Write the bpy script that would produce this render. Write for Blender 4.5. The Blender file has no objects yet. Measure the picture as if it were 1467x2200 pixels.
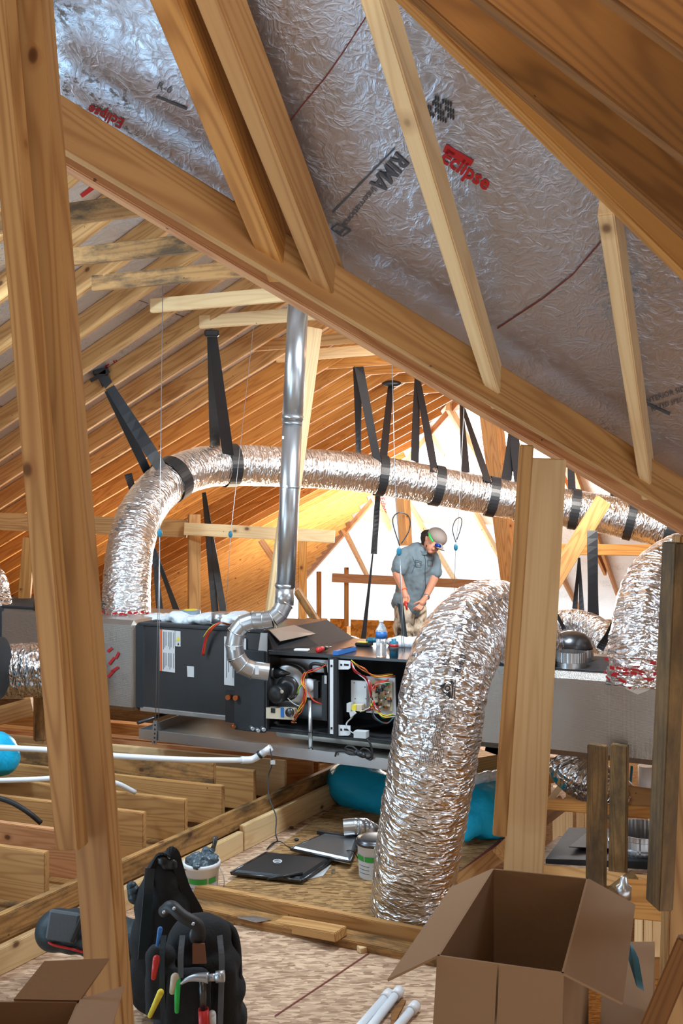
import bpy, bmesh, math, random
from mathutils import Vector, Matrix, noise
random.seed(11)
C = bpy.context.scene.collection
sc = bpy.context.scene
V = Vector
# ---------------------------------------------------------------- camera, world, lights, exposure
F, CX, CY = 2000.0, 733.5, 1100.0
EYE = V((0, 0, 1.9))
cam_d = bpy.data.cameras.new('camera'); cam = bpy.data.objects.new('camera', cam_d); C.objects.link(cam)
cam.location = EYE; cam.rotation_euler = (math.pi/2, 0, 0)
cam_d.sensor_fit = 'VERTICAL'; cam_d.sensor_height = 36; cam_d.lens = 36*F/2200.0
cam_d.clip_start = 0.02; cam_d.clip_end = 200
sc.camera = cam
sc.view_settings.view_transform = 'Standard'; sc.view_settings.look = 'None'
sc.view_settings.gamma = 1; sc.view_settings.use_curve_mapping = False
sc.view_settings.exposure = 0.0
w = bpy.data.worlds.new('daylight'); sc.world = w; w.use_nodes = True
bg = w.node_tree.nodes['Background']; bg.inputs[0].default_value = (0.93, 0.97, 1.0, 1); bg.inputs[1].default_value = 1.5
def area(name, loc, target, sx, sy, power, col):
    d = bpy.data.lights.new(name, 'AREA'); d.shape = 'RECTANGLE'; d.size = sx; d.size_y = sy; d.energy = power; d.color = col
    o = bpy.data.objects.new(name, d); C.objects.link(o); o.location = loc
    o.rotation_euler = (V(target)-V(loc)).to_track_quat('-Z', 'Y').to_euler(); return o
area('light_far_opening', (2.0, 14.5, 1.6), (0.6, 5, 1.2), 3.0, 1.2, 420, (1.0, 0.97, 0.93))
area('light_far_slope', (0.6, 13.0, 0.6), (1.6, 18, 2.4), 2.4, 1.0, 480, (1.0, 0.98, 0.95))  # added lamp that brightens the far foil slope; no real lamp stands here
area('light_left_rafters', (-1.5, 10.0, 0.4), (-3.4, 8.0, 2.6), 3, 1.2, 130, (1.0, 0.88, 0.68))
area('light_fill_sparkle', (0.6, 4.4, 3.2), (-0.4, 5.6, 0.8), 0.7, 0.35, 95, (0.72, 0.87, 1.0))  # added cool lamp for sparkle on the ducts, not a work lamp
area('light_fill_sparkle_left', (-2.4, 4.4, 2.9), (0.0, 5.2, 0.6), 0.5, 0.3, 60, (0.60, 0.82, 1.0))  # second added sparkle lamp, on the left; no real source
area('light_fill_near_foil', (-3.0, 1.6, 1.4), (-.3, 2.4, 2.7), 1.0, 0.8, 13, (0.62, 0.82, 1.0))  # added blue lamp for the foreground foil; no opening is built here
area('light_fill_duct_right', (2.9, 4.0, 2.3), (0.4, 4.3, 1.0), 0.8, 1.2, 24, (0.70, 0.86, 1.0))  # added for the bluish streak on the duct's right edge, no opening there
area('light_fill_duct_left', (-3.1, 4.0, 1.7), (0.4, 4.5, 1.1), 0.8, 1.2, 18, (0.62, 0.84, 1.0))  # added for the bluish streak on the duct's left edge, no gap there
area('light_front', (1.6, -1.6, 2.2), (0.2, 3.2, 1.9), 1.2, 1.2, 9, (1.0, 0.90, 0.80))
area('light_centre', (0.1, .7, 3.0), (.6, 3.0, 1.6), 0.4, 0.4, 8, (1.0, 0.95, 0.88))  # added to brighten the pale centre post; stands for no real lamp
area('light_fill_low', (-2.4, 2.8, .25), (-.45, 2.1, 2.9), 1.3, 0.9, 32, (0.42, 0.74, 1.0))  # added low lamp that the near foil mirrors as blue, no floor gap
area('light_mid', (1.7, 6.4, 3.0), (1.2, 13, 1.6), 1.0, 0.6, 130, (1.0, 0.95, 0.88))  # added fill for the far posts and knee wall, no real source

# ---------------------------------------------------------------- frames and rays
def W(px, py, Y): return V(((px-CX)*Y/F, Y, EYE.z-(py-CY)*Y/F))
def rdir(px, py): return V(((px-CX)/F, 1.0, -(py-CY)/F))
def hit(px, py, p, n):
    d = rdir(px, py); return EYE + d*((p-EYE).dot(n)/d.dot(n))
def floor_pt(px, py, z=0.0): return hit(px, py, V((0, 0, z)), V((0, 0, 1)))
A = math.radians(25)
U = V((math.cos(A), -math.sin(A), 0)); VV = V((math.sin(A), math.cos(A), 0)); Z = V((0, 0, 1))

# ---------------------------------------------------------------- materials
def s2l(c): return tuple(((x/12.92) if x <= .04045 else ((x+.055)/1.055)**2.4) for x in c)
def hexc(h): return s2l(tuple(int(h[i:i+2], 16)/255 for i in (0, 2, 4)))
MATS = {}
class NT:
    def __init__(s, name):
        s.m = bpy.data.materials.new(name); s.m.use_nodes = True; s.t = s.m.node_tree; s.b = s.t.nodes['Principled BSDF']
    def n(s, typ, **kw):
        nd = s.t.nodes.new(typ)
        for k, v in kw.items():
            if k in nd.inputs.keys() and not hasattr(type(nd), k): nd.inputs[k].default_value = v
            else: setattr(nd, k, v)
        return nd
    def l(s, a, b): s.t.links.new(a, b)
    def math(s, op, a, b=None):
        nd = s.t.nodes.new('ShaderNodeMath'); nd.operation = op
        for i, x in enumerate((a, b)):
            if x is None: continue
            if isinstance(x, (int, float)): nd.inputs[i].default_value = x
            else: s.l(x, nd.inputs[i])
        return nd.outputs[0]
    def ramp(s, fac, stops):
        r = s.t.nodes.new('ShaderNodeValToRGB'); e = r.color_ramp.elements
        while len(e) < len(stops): e.new(.5)
        for i, (p, c) in enumerate(stops):
            e[i].position = p; e[i].color = (*c, 1) if len(c) == 3 else c
        s.l(fac, r.inputs[0]); return r.outputs[0]
    def mix(s, fac, a, b, mode='MIX'):
        m = s.t.nodes.new('ShaderNodeMix'); m.data_type = 'RGBA'; m.blend_type = mode
        for sock, x in ((m.inputs[0], fac), (m.inputs[6], a), (m.inputs[7], b)):
            if isinstance(x, (int, float)): sock.default_value = x
            elif isinstance(x, tuple): sock.default_value = (*x, 1)
            else: s.l(x, sock)
        return m.outputs[2]
    def coords(s, scale=(1, 1, 1), rand=True, kind='Object', rot=(0, 0, 0)):
        tc = s.n('ShaderNodeTexCoord'); mp = s.n('ShaderNodeMapping'); mp.inputs['Scale'].default_value = scale; mp.inputs['Rotation'].default_value = rot
        src = tc.outputs[kind]
        if rand:
            oi = s.n('ShaderNodeObjectInfo'); r = s.math('MULTIPLY', oi.outputs['Random'], 37.0)
            ad = s.n('ShaderNodeVectorMath', operation='ADD'); s.l(src, ad.inputs[0]); s.l(r, ad.inputs[1]); src = ad.outputs[0]
        s.l(src, mp.inputs[0]); return mp.outputs[0]
    def noise(s, vec, scale, detail=4, rough=.5, dist=0):
        n = s.n('ShaderNodeTexNoise'); n.inputs['Scale'].default_value = scale; n.inputs['Detail'].default_value = detail
        n.inputs['Roughness'].default_value = rough; n.inputs['Distortion'].default_value = dist
        s.l(vec, n.inputs['Vector']); return n.outputs[0]
    def bump(s, h, strength=.3, dist=.01, prev=None):
        b = s.n('ShaderNodeBump'); b.inputs['Strength'].default_value = strength; b.inputs['Distance'].default_value = dist
        s.l(h, b.inputs['Height'])
        if prev: s.l(prev, b.inputs['Normal'])
        s.l(b.outputs[0], s.b.inputs['Normal']); return b.outputs[0]
    def set(s, col=None, rough=None, metal=None, spec=None):
        if col is not None:
            if isinstance(col, tuple): s.b.inputs['Base Color'].default_value = (*col, 1)
            else: s.l(col, s.b.inputs['Base Color'])
        if rough is not None:
            if isinstance(rough, (int, float)): s.b.inputs['Roughness'].default_value = rough
            else: s.l(rough, s.b.inputs['Roughness'])
        if metal is not None:
            if isinstance(metal, (int, float)): s.b.inputs['Metallic'].default_value = metal
            else: s.l(metal, s.b.inputs['Metallic'])
        if spec is not None: s.b.inputs['Specular IOR Level'].default_value = spec
        return s.m
def wood(name, light, dark, stain=0.0, knots=True, ring=.85):
    t = NT(name)
    v = t.coords((1, 1, 1))
    def mapped(sc_):
        mp = t.n('ShaderNodeMapping'); mp.inputs['Scale'].default_value = sc_; t.l(v, mp.inputs[0]); return mp.outputs[0]
    big = t.noise(mapped((.35, 5.0, 5.0)), 1.6, 2, .4, .3)
    rings = t.math('SINE', t.math('MULTIPLY', big, 95.0))
    rings = t.math('POWER', t.math('MULTIPLY', t.math('ADD', rings, 1.0), .5), 2.2)
    fine = t.noise(mapped((2.5, 90, 90)), 2.0, 3, .6)
    tone = t.noise(mapped((.25, 2, 2)), 1.3, 2)
    oi = t.n('ShaderNodeObjectInfo')
    mid = tuple((a*.35+b*.65) for a, b in zip(light, dark))
    base = t.mix(t.math('MULTIPLY', rings, ring), light, mid)
    base = t.mix(t.math('MULTIPLY', fine, .35), base, dark)
    base = t.mix(t.math('MULTIPLY', t.math('ADD', oi.outputs['Random'], tone), .28), base, mid)
    if knots:
        vo = t.n('ShaderNodeTexVoronoi'); vo.inputs['Scale'].default_value = 1.0; t.l(mapped((10.0, 14.0, 14.0)), vo.inputs['Vector'])
        k = t.ramp(vo.outputs['Distance'], [(0.0, (1, 1, 1)), (.14, (.8, .8, .8)), (.22, (0, 0, 0))])
        sel = t.math('LESS_THAN', t.n('ShaderNodeSeparateColor').outputs[0], 2)
        sp = t.n('ShaderNodeSeparateColor'); t.l(vo.outputs['Color'], sp.inputs[0])
        kf = t.math('MULTIPLY', k, t.math('LESS_THAN', sp.outputs[0], .05))
        halo = t.ramp(vo.outputs['Distance'], [(0.1, (1, 1, 1)), (.42, (0, 0, 0))])
        base = t.mix(t.math('MULTIPLY', t.math('MULTIPLY', halo, t.math('LESS_THAN', sp.outputs[0], .05)), .5), base, hexc('8a4c1c'))
        base = t.mix(t.math('MULTIPLY', kf, .85), base, hexc('3f1d08'))
        # small nail holes
        vo2 = t.n('ShaderNodeTexVoronoi'); vo2.inputs['Scale'].default_value = 9.0; t.l(v, vo2.inputs['Vector'])
        nh = t.math('LESS_THAN', vo2.outputs['Distance'], .042)
        base = t.mix(t.math('MULTIPLY', nh, .7), base, (.02, .012, .006))
    if stain > 0:
        sn = t.noise(mapped((2.0, 6, 6)), 1.6, 6, .72)
        sf = t.ramp(sn, [(.5-.22*stain, (0, 0, 0)), (.62, (1, 1, 1))])
        base = t.mix(t.math('MULTIPLY', sf, .8), base, hexc('3b3226'))
    t.set(base, .62, 0, .35); t.bump(fine, .12, .002)
    return t.m
WLT = hexc('e2bd82'); WDK = hexc('a8692c')
M = {}
M['pine'] = wood('pine', hexc('d3a468'), hexc('875226'))
M['pine_warm'] = wood('pine_warm', hexc('d59a52'), hexc('864a16'))
M['pine_pink'] = wood('pine_pink', hexc('dca878'), hexc('a05c2e'))
M['pine_pale'] = wood('pine_pale', hexc('f3d8a8'), hexc('bd8a50'), ring=.5)
M['pine_stained'] = wood('pine_stained', hexc('c2935a'), hexc('734820'), stain=.22)
M['pine_moldy'] = wood('pine_moldy', hexc('a98350'), hexc('5c4020'), stain=1.0)
M['pine_dark'] = wood('pine_dark', hexc('96622c'), hexc('55300f'))  # on the near upper-right rafters this dark tone is painted-in shade

def osb(name, light, dark):
    t = NT(name); v = t.coords((1, 1, 1), rand=False)
    def chips(rot, scl, seed):
        mp = t.n('ShaderNodeMapping'); mp.inputs['Scale'].default_value = scl; mp.inputs['Rotation'].default_value = (0, 0, rot); mp.inputs['Location'].default_value = (seed, seed*2, 0)
        nz = t.n('ShaderNodeTexNoise'); nz.inputs['Scale'].default_value = 14; t.l(v, nz.inputs['Vector'])
        md = t.mix(.02, v, nz.outputs['Color']); t.l(md, mp.inputs[0])
        vo = t.n('ShaderNodeTexVoronoi'); vo.inputs['Scale'].default_value = 1; t.l(mp.outputs[0], vo.inputs['Vector'])
        sp = t.n('ShaderNodeSeparateColor'); t.l(vo.outputs['Color'], sp.inputs[0]); return sp.outputs[0], sp.outputs[1], vo.outputs['Distance']
    a, a2, d1 = chips(.4, (22, 95, 30), 1); b, b2, d2 = chips(1.9, (20, 85, 30), 5); c, c2, d3 = chips(2.8, (24, 100, 30), 9)
    f = t.mix(t.math('GREATER_THAN', a2, .5), a, b); f = t.mix(t.math('GREATER_THAN', c2, .62), f, c)
    col = t.ramp(f, [(0, dark), (.35, tuple(x*.45+y*.55 for x, y in zip(light, dark))), (.75, light), (1, tuple(min(1, x*1.18) for x in light))])
    dirt = t.noise(v, 2.2, 5, .6)
    col = t.mix(t.math('MULTIPLY', t.ramp(dirt, [(.45, (0, 0, 0)), (.75, (1, 1, 1))]), .25), col, hexc('6d4f30'))
    t.set(col, .75, 0, .2); t.bump(d1, .25, .003); return t.m
M['osb'] = osb('osb', hexc('cfae90'), hexc('94725a'))
M['osb_dusty'] = osb('osb_dusty', hexc('a98458'), hexc('6b4a2a'))
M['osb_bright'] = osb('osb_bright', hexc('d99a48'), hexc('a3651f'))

def foil_sheet(name, base, stain=.5, scale=1.0, rough=.36):
    t = NT(name); v = t.coords((1, 1, 1), rand=False)
    wrp = t.n('ShaderNodeTexNoise'); wrp.inputs['Scale'].default_value = 5*scale; t.l(v, wrp.inputs['Vector'])
    vv = t.mix(.12, v, wrp.outputs['Color'])
    vo = t.n('ShaderNodeTexVoronoi'); vo.feature = 'DISTANCE_TO_EDGE'; vo.inputs['Scale'].default_value = 22*scale; t.l(vv, vo.inputs['Vector'])
    cr = t.ramp(vo.outputs['Distance'], [(0, (1, 1, 1)), (.18, (.2, .2, .2)), (.5, (0, 0, 0))])
    n1 = t.noise(vv, 26*scale, 5, .65, 1.2); n2 = t.noise(v, 3.0*scale, 3, .5)
    h = t.math('ADD', t.math('MULTIPLY', cr, .25), t.math('ADD', n1, t.math('MULTIPLY', n2, 1.6)))
    sn = t.noise(v, 1.6, 3, .5); sp = t.noise(v, 34, 5, .75)
    m1 = t.ramp(sn, [(.54, (0, 0, 0)), (.64, (1, 1, 1))]); m2 = t.ramp(sp, [(.52, (0, 0, 0)), (.58, (1, 1, 1))])
    st = t.math('MULTIPLY', t.math('MULTIPLY', m1, m2), stain)
    col = t.mix(st, base, hexc('4a3d22')); col = t.mix(t.math('MULTIPLY', n2, .25), col, tuple(x*.6 for x in base))
    t.set(col, rough, t.math('SUBTRACT', .92, st)); t.bump(h, .5, .011/scale); return t.m
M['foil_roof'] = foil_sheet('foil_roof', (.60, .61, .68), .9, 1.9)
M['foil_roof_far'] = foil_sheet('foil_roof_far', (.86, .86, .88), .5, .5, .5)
M['foil_roof_glare'] = foil_sheet('foil_roof_glare', (.95, .95, .95), .35, .4, .6)  # same foil whitened, daylight glare put into its colour

def flex(name, tint=(.93, .94, .97), k=1.0, bs=.018, rg=.24):
    # UV: x runs around the duct, y along it, both in metres
    t = NT(name); tc = t.n('ShaderNodeTexCoord'); uv = tc.outputs['UV']
    def mp(s_, r=0):
        m = t.n('ShaderNodeMapping'); m.inputs['Scale'].default_value = s_; m.inputs['Rotation'].default_value = (0, 0, r); t.l(uv, m.inputs[0]); return m.outputs[0]
    n1 = t.noise(mp((4.5, 34*k, 1)), 1.0, 2, .5, .6); n2 = t.noise(mp((10, 20*k, 1), .35), 1.0, 2, .5, 1.2); n3 = t.noise(mp((5, 8, 1)), 1, 3, .5, .6)
    vo = t.n('ShaderNodeTexVoronoi'); vo.feature = 'DISTANCE_TO_EDGE'; t.l(mp((16, 44, 1), -.2), vo.inputs['Vector']); vo.inputs['Scale'].default_value = 1.0
    cr = t.ramp(vo.outputs['Distance'], [(0, (1, 1, 1)), (.25, (0, 0, 0))])
    h = t.math('ADD', t.math('ADD', t.math('MULTIPLY', n1, 1.3), n2), t.math('ADD', t.math('MULTIPLY', n3, 1.5), t.math('MULTIPLY', cr, .3)))
    t.set(t.mix(t.math('MULTIPLY', n3, .4), tint, (.46, .45, .44)), rg, 1.0); t.bump(h, 1.0, bs); return t.m
M['flex'] = flex('flex'); M['flex_far'] = flex('flex_far', (.93, .94, .97), 1.0, .011, .29)
def grid_foil(name, base):
    t = NT(name); v = t.coords((1, 1, 1), rand=False)
    def wv(axis, s_):
        w_ = t.n('ShaderNodeTexWave'); w_.wave_type = 'BANDS'; w_.bands_direction = axis; w_.inputs['Scale'].default_value = s_; w_.inputs['Distortion'].default_value = .6
        t.l(v, w_.inputs['Vector']); return w_.outputs['Fac']
    n2 = t.noise(v, 3.5, 3); n3 = t.noise(v, 18, 4, .6, 1.0)
    h = t.math('ADD', t.math('MULTIPLY', t.math('ADD', wv('X', 55), wv('Z', 55)), .5), t.math('ADD', t.math('MULTIPLY', n2, 10), t.math('MULTIPLY', n3, 3)))
    t.set(t.mix(t.math('MULTIPLY', n2, .4), base, tuple(x*.7 for x in base)), .32, .9); t.bump(h, .35, .004); return t.m
M['foil_board'] = grid_foil('foil_board', (.44, .40, .36))
def plain(name, col, rough=.5, metal=0, spec=.5, nz=0, nscale=40, mottle=0):
    t = NT(name); v = t.coords((1, 1, 1), rand=False)
    n = t.noise(v, nscale, 4, .6); m = t.noise(v, 4, 4, .6)
    t.set(t.mix(t.math('MULTIPLY', m, mottle if mottle else .12), col, tuple(x*.55 for x in col)), rough, metal, spec)
    if nz: t.bump(n, nz, .004)
    M[name] = t.m; return t.m
plain('galvanized', (.62, .64, .66), .3, .92, nz=.05, nscale=12, mottle=.5)
plain('pan_metal', (.55, .53, .50), .38, .85, nz=.1, nscale=6, mottle=.4)
plain('cabinet_grey', (.055, .056, .058), .33, .55, nz=.04, nscale=8)
plain('mastic_black', (.018, .020, .023), .7, nz=.6, nscale=14)
plain('cabinet_inside', (.012, .012, .014), .7)
plain('black_plastic', (.012, .012, .013), .4)
plain('black_rubber', (.015, .015, .016), .55)
plain('strap_black', (.016, .018, .022), .42, nz=.2, nscale=90)
plain('fabric_black', (.006, .006, .007), .85, nz=.5, nscale=120)
plain('fabric_teal', (.008, .022, .030), .5, nz=.5, nscale=90)
plain('fabric_grey', (.10, .115, .13), .7, nz=.4, nscale=90)
plain('leather', (.16, .055, .02), .6)
plain('white_plastic', (.78, .78, .79), .35)
plain('white_paint', (.72, .73, .75), .45)
plain('pvc', (.80, .84, .88), .25)
plain('label_white', (.58, .58, .58), .6)
plain('ink_black', (.02, .02, .025), .6)
plain('ink_grey', (.08, .085, .10), .6)
plain('ink_red', (.42, .012, .012), .5)
plain('orange', (.75, .10, .01), .5)
plain('yellow', (.75, .60, .04), .5)
plain('green', (.03, .32, .04), .5)
plain('green_bright', (.02, .55, .09), .4)
plain('red', (.55, .02, .02), .4)
plain('blue', (.02, .14, .42), .4)
plain('teal', (.015, .16, .25), .4)
plain('cardboard', hexc('967351'), .8, nz=.15, nscale=60)
plain('cardboard_dark', hexc('6f5138'), .85)
plain('beige_part', (.60, .50, .36), .5)
plain('board_tan', (.50, .42, .28), .5)
plain('copper', (.42, .11, .03), .4, .7)
plain('steel_dark', (.10, .10, .105), .3, .85)
plain('wire_steel', (.45, .48, .52), .35, .8)
plain('skin', hexc('c98f76'), .55)
plain('hair', (.015, .01, .008), .8)
plain('shirt', hexc('6d808c'), .85, nz=.4, nscale=60)
plain('cap', hexc('9c928c'), .85, nz=.3, nscale=80)
plain('lens_blue', (.01, .06, .5), .15, .6)
plain('mastic_wet', (.07, .10, .12), .35, nz=.8, nscale=30)
plain('tape_roll', (.20, .27, .33), .4)
plain('glass_cut', (.75, .85, .88), .1)
def camo():
    t = NT('camo'); v = t.coords((1, 1, 1), rand=False)
    n = t.noise(v, 9, 3, .6, .5); col = t.ramp(n, [(.36, hexc('2a2622')), (.44, hexc('8d8271')), (.52, hexc('c0b5a2')), (.64, hexc('e0d7c8'))])
    t.set(col, .85); return t.m
M['camo'] = camo()
def film(name, col, rough, trans, nz):
    t = NT(name); v = t.coords((1, 1, 1), rand=False); n = t.noise(v, 9, 5, .65, 1.5)
    t.set(col, rough); t.b.inputs['Transmission Weight'].default_value = trans; t.b.inputs['IOR'].default_value = 1.2; t.bump(n, nz, .02); M[name] = t.m
film('blue_film', (.015, .42, .70), .22, .0, .5)
film('clear_film', (.86, .92, .97), .3, .12, .6)
film('bottle_clear', (.93, .96, .98), .08, .75, .05)
# ---------------------------------------------------------------- builders
ROOTS = {}
def tag(o, label=None, cat=None, group=None, kind=None):
    if label: o['label'] = label
    if cat: o['category'] = cat
    if group: o['group'] = group
    if kind: o['kind'] = kind
    return o
def thing(name, label, cat, loc=(0, 0, 0), rotz=0, group=None):
    o = bpy.data.objects.new(name, None); C.objects.link(o); o.empty_display_size = .1
    o.location = loc; o.rotation_euler = (0, 0, rotz)
    ROOTS[o.name] = Matrix.Translation(V(loc)) @ Matrix.Rotation(rotz, 4, 'Z')
    return tag(o, label, cat, group)
class MB:
    def __init__(s): s.bm = bmesh.new(); s.uv = None
    def face(s, vs):
        try: return s.bm.faces.new(vs)
        except ValueError: return None
    def box(s, c, size, mat=None, bevel=0.0):
        r = bmesh.ops.create_cube(s.bm, size=1.0)
        bmesh.ops.scale(s.bm, vec=V(size), verts=r['verts'])
        if bevel > 0:
            es = list({e for v in r['verts'] for e in v.link_edges})
            rb = bmesh.ops.bevel(s.bm, geom=es, offset=bevel, segments=1, affect='EDGES')
            vs = list({v for f in rb['faces'] for v in f.verts}) + [v for v in r['verts'] if v.is_valid]
            vs = list(set(vs))
        else: vs = r['verts']
        T = Matrix.Translation(V(c)) @ (mat.to_4x4() if mat else Matrix.Identity(4))
        bmesh.ops.transform(s.bm, matrix=T, verts=vs); return s
    def hexa(s, b, t):  # b, t: 4 points each
        vs = [s.bm.verts.new(p) for p in list(b)+list(t)]
        n = len(b)
        s.face(vs[:n][::-1]); s.face(vs[n:])
        for i in range(n): s.face((vs[i], vs[(i+1) % n], vs[n+(i+1) % n], vs[n+i]))
        return s
    def prism(s, pts, off):
        off = V(off); return s.hexa([V(p) for p in pts], [V(p)+off for p in pts])
    def tube(s, pts, rad, seg=12, caps=True, uvs=False, wob=0.0, phase=0.0, wfreq=9.0):
        pts = [V(p) for p in pts]; n = len(pts)
        if not hasattr(rad, '__len__'): rad = [rad]*n
        if uvs and s.uv is None: s.uv = s.bm.loops.layers.uv.new('UVMap')
        tan = [(pts[min(i+1, n-1)]-pts[max(i-1, 0)]).normalized() for i in range(n)]
        ref = V((0, 0, 1)) if abs(tan[0].z) < .9 else V((1, 0, 0))
        x = tan[0].cross(ref).normalized(); rings = []; L = 0; ls = []
        for i in range(n):
            x = (x - tan[i]*x.dot(tan[i])).normalized(); y = tan[i].cross(x)
            if i: L += (pts[i]-pts[i-1]).length
            ls.append(L); ring = []
            for k in range(seg):
                a = 2*math.pi*k/seg; d = x*math.cos(a)+y*math.sin(a); r = rad[i]
                if wob:
                    q = V((math.cos(a)*2.2+phase, math.sin(a)*2.2, L*wfreq*.35)); q2 = V((math.cos(a)*3+phase+7, math.sin(a)*3, L*wfreq*2.6))
                    r += wob*(noise.noise(q)*.9+noise.noise(q2)*.55+.12*math.sin(L*2*math.pi/.055))
                ring.append(s.bm.verts.new(pts[i]+d*r))
            rings.append(ring)
        for i in range(n-1):
            for k in range(seg):
                f = s.face((rings[i][k], rings[i][(k+1) % seg], rings[i+1][(k+1) % seg], rings[i+1][k]))
                if f:
                    f.smooth = True
                    if uvs:
                        c = 2*math.pi*rad[i]
                        for lp, (a, b) in zip(f.loops, ((k, i), (k+1, i), (k+1, i+1), (k, i+1))): lp[s.uv].uv = (a/seg*c, ls[b])
        if caps: s.face(rings[0][::-1]); s.face(rings[-1])
        return s
    def cyl(s, p0, p1, r0, r1=None, seg=24, caps=True):
        return s.tube([p0, p1], [r0, r0 if r1 is None else r1], seg, caps)
    def ball(s, c, r, su=16, sv=10, mat=None):
        r = (r, r, r) if not hasattr(r, '__len__') else r
        q = bmesh.ops.create_uvsphere(s.bm, u_segments=su, v_segments=sv, radius=1)
        T = Matrix.Translation(V(c)) @ (mat.to_4x4() if mat else Matrix.Identity(4)) @ Matrix.Diagonal((*r, 1))
        bmesh.ops.transform(s.bm, matrix=T, verts=q['verts'])
        for v in q['verts']:
            for f in v.link_faces: f.smooth = True
        return s
    def capsule(s, a, b, ra, rb, seg=12):
        a, b = V(a), V(b); s.ball(a, ra, seg, 8); s.ball(b, rb, seg, 8)
        if (b-a).length > 1e-4: s.tube([a, b], [ra, rb], seg)
        return s
    def lathe(s, prof, c=(0, 0, 0), seg=32, mat=None, closed=False):
        T = Matrix.Translation(V(c)) @ (mat.to_4x4() if mat else Matrix.Identity(4)); rings = []
        for r, z in prof:
            rings.append([s.bm.verts.new(T @ V((r*math.cos(2*math.pi*k/seg), r*math.sin(2*math.pi*k/seg), z))) for k in range(seg)])
        for i in range(len(rings)-1):
            for k in range(seg):
                f = s.face((rings[i][k], rings[i][(k+1) % seg], rings[i+1][(k+1) % seg], rings[i+1][k]))
                if f: f.smooth = True
        s.face(rings[0][::-1]); s.face(rings[-1]); return s
    def ribbon(s, pts, wds, width, th=.003):
        # flat band: pts centre line, wds width directions
        n = len(pts)
        if not hasattr(width, '__len__'): width = [width]*n
        R = []
        for i in range(n):
            t = (V(pts[min(i+1, n-1)])-V(pts[max(i-1, 0)])).normalized(); wd = V(wds[i]); wd = (wd-t*wd.dot(t)).normalized(); nn = t.cross(wd)
            p = V(pts[i]); a = wd*width[i]/2; b = nn*th/2
            R.append([s.bm.verts.new(q) for q in (p-a-b, p+a-b, p+a+b, p-a+b)])
        for i in range(n-1):
            for k in range(4): s.face((R[i][k], R[i][(k+1) % 4], R[i+1][(k+1) % 4], R[i+1][k]))
        s.face(R[0][::-1]); s.face(R[-1]); return s
    def build(s, name, mat, parent=None, label=None, cat=None, group=None, kind=None, world=True, smooth=False, origin=None):
        bmesh.ops.recalc_face_normals(s.bm, faces=s.bm.faces[:])
        if origin is None and parent is None and kind != 'structure':
            cs = [v.co for v in s.bm.verts]
            origin = V((sum(c.x for c in cs)/len(cs), sum(c.y for c in cs)/len(cs), min(c.z for c in cs)))
        if origin is not None: bmesh.ops.translate(s.bm, vec=-V(origin), verts=s.bm.verts[:])
        me = bpy.data.meshes.new(name); s.bm.to_mesh(me); s.bm.free()
        if smooth:
            for p in me.polygons: p.use_smooth = True
        me.materials.append(M[mat] if isinstance(mat, str) else mat)
        o = bpy.data.objects.new(name, me); C.objects.link(o)
        if origin is not None: o.location = V(origin)
        if parent is not None:
            o.parent = parent
            if world:
                o.matrix_parent_inverse = wm(parent).inverted()
        return tag(o, label, cat, group, kind)
def wm(o):
    if o.name in ROOTS: return ROOTS[o.name]
    m = Matrix.Translation(o.location) @ o.rotation_euler.to_matrix().to_4x4()
    if o.parent: m = wm(o.parent) @ o.matrix_parent_inverse @ m
    return m
def board(name, p0, p1, w_, h_, up=(0, 0, 1), mat='pine', label=None, cat=None, group=None, parent=None, kind=None, cut0=0.0, cut1=0.0):
    """timber from p0 to p1 (centre line), w_ across, h_ along `up`; local X is the grain"""
    p0, p1 = V(p0), V(p1); x = (p1-p0); L = x.length; x.normalize(); up = V(up); z = (up-x*up.dot(x)).normalized(); y = z.cross(x)
    bm = bmesh.new(); hw, hh, hl = w_/2, h_/2, L/2
    vs = [bm.verts.new(q) for q in ((-hl+cut0, -hw, -hh), (hl-cut1, -hw, -hh), (hl-cut1, hw, -hh), (-hl+cut0, hw, -hh), (-hl, -hw, hh), (hl, -hw, hh), (hl, hw, hh), (-hl, hw, hh))]
    for f in ((3, 2, 1, 0), (4, 5, 6, 7), (0, 1, 5, 4), (1, 2, 6, 5), (2, 3, 7, 6), (3, 0, 4, 7)): bm.faces.new([vs[i] for i in f])
    bmesh.ops.bevel(bm, geom=bm.edges[:], offset=min(.0035, w_*.1), segments=2, affect='EDGES')
    me = bpy.data.meshes.new(name); bm.to_mesh(me); bm.free(); me.materials.append(M[mat])
    o = bpy.data.objects.new(name, me); C.objects.link(o)
    m = Matrix((x, y, z)).transposed().to_4x4(); m.translation = (p0+p1)/2
    if parent is not None: m = wm(parent).inverted() @ m; o.parent = parent
    o.matrix_world = m if parent is None else o.matrix_world
    o.location = m.to_translation(); o.rotation_euler = m.to_euler()
    return tag(o, label, cat, group, kind)
def smooth_path(pts, n=8):
    pts = [V(p) for p in pts]; out = []
    P = [pts[0]*2-pts[1]]+pts+[pts[-1]*2-pts[-2]]
    for i in range(1, len(P)-2):
        for k in range(n):
            t = k/n; a, b, c, d = P[i-1:i+3]
            out.append(.5*((2*b)+(c-a)*t+(2*a-5*b+4*c-d)*t*t+(-a+3*b-3*c+d)*t**3))
    out.append(pts[-1]); return out
def resample(path, step):
    out = [path[0]]; acc = 0
    for i in range(1, len(path)):
        a, b = path[i-1], path[i]; L = (b-a).length; d = step-acc
        while d <= L: out.append(a.lerp(b, d/L)); d += step
        acc = L-(d-step)
    out.append(path[-1]); return out
def proj(p): return (CX+F*(p.x-EYE.x)/p.y, CY-F*(p.z-EYE.z)/p.y)
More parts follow.
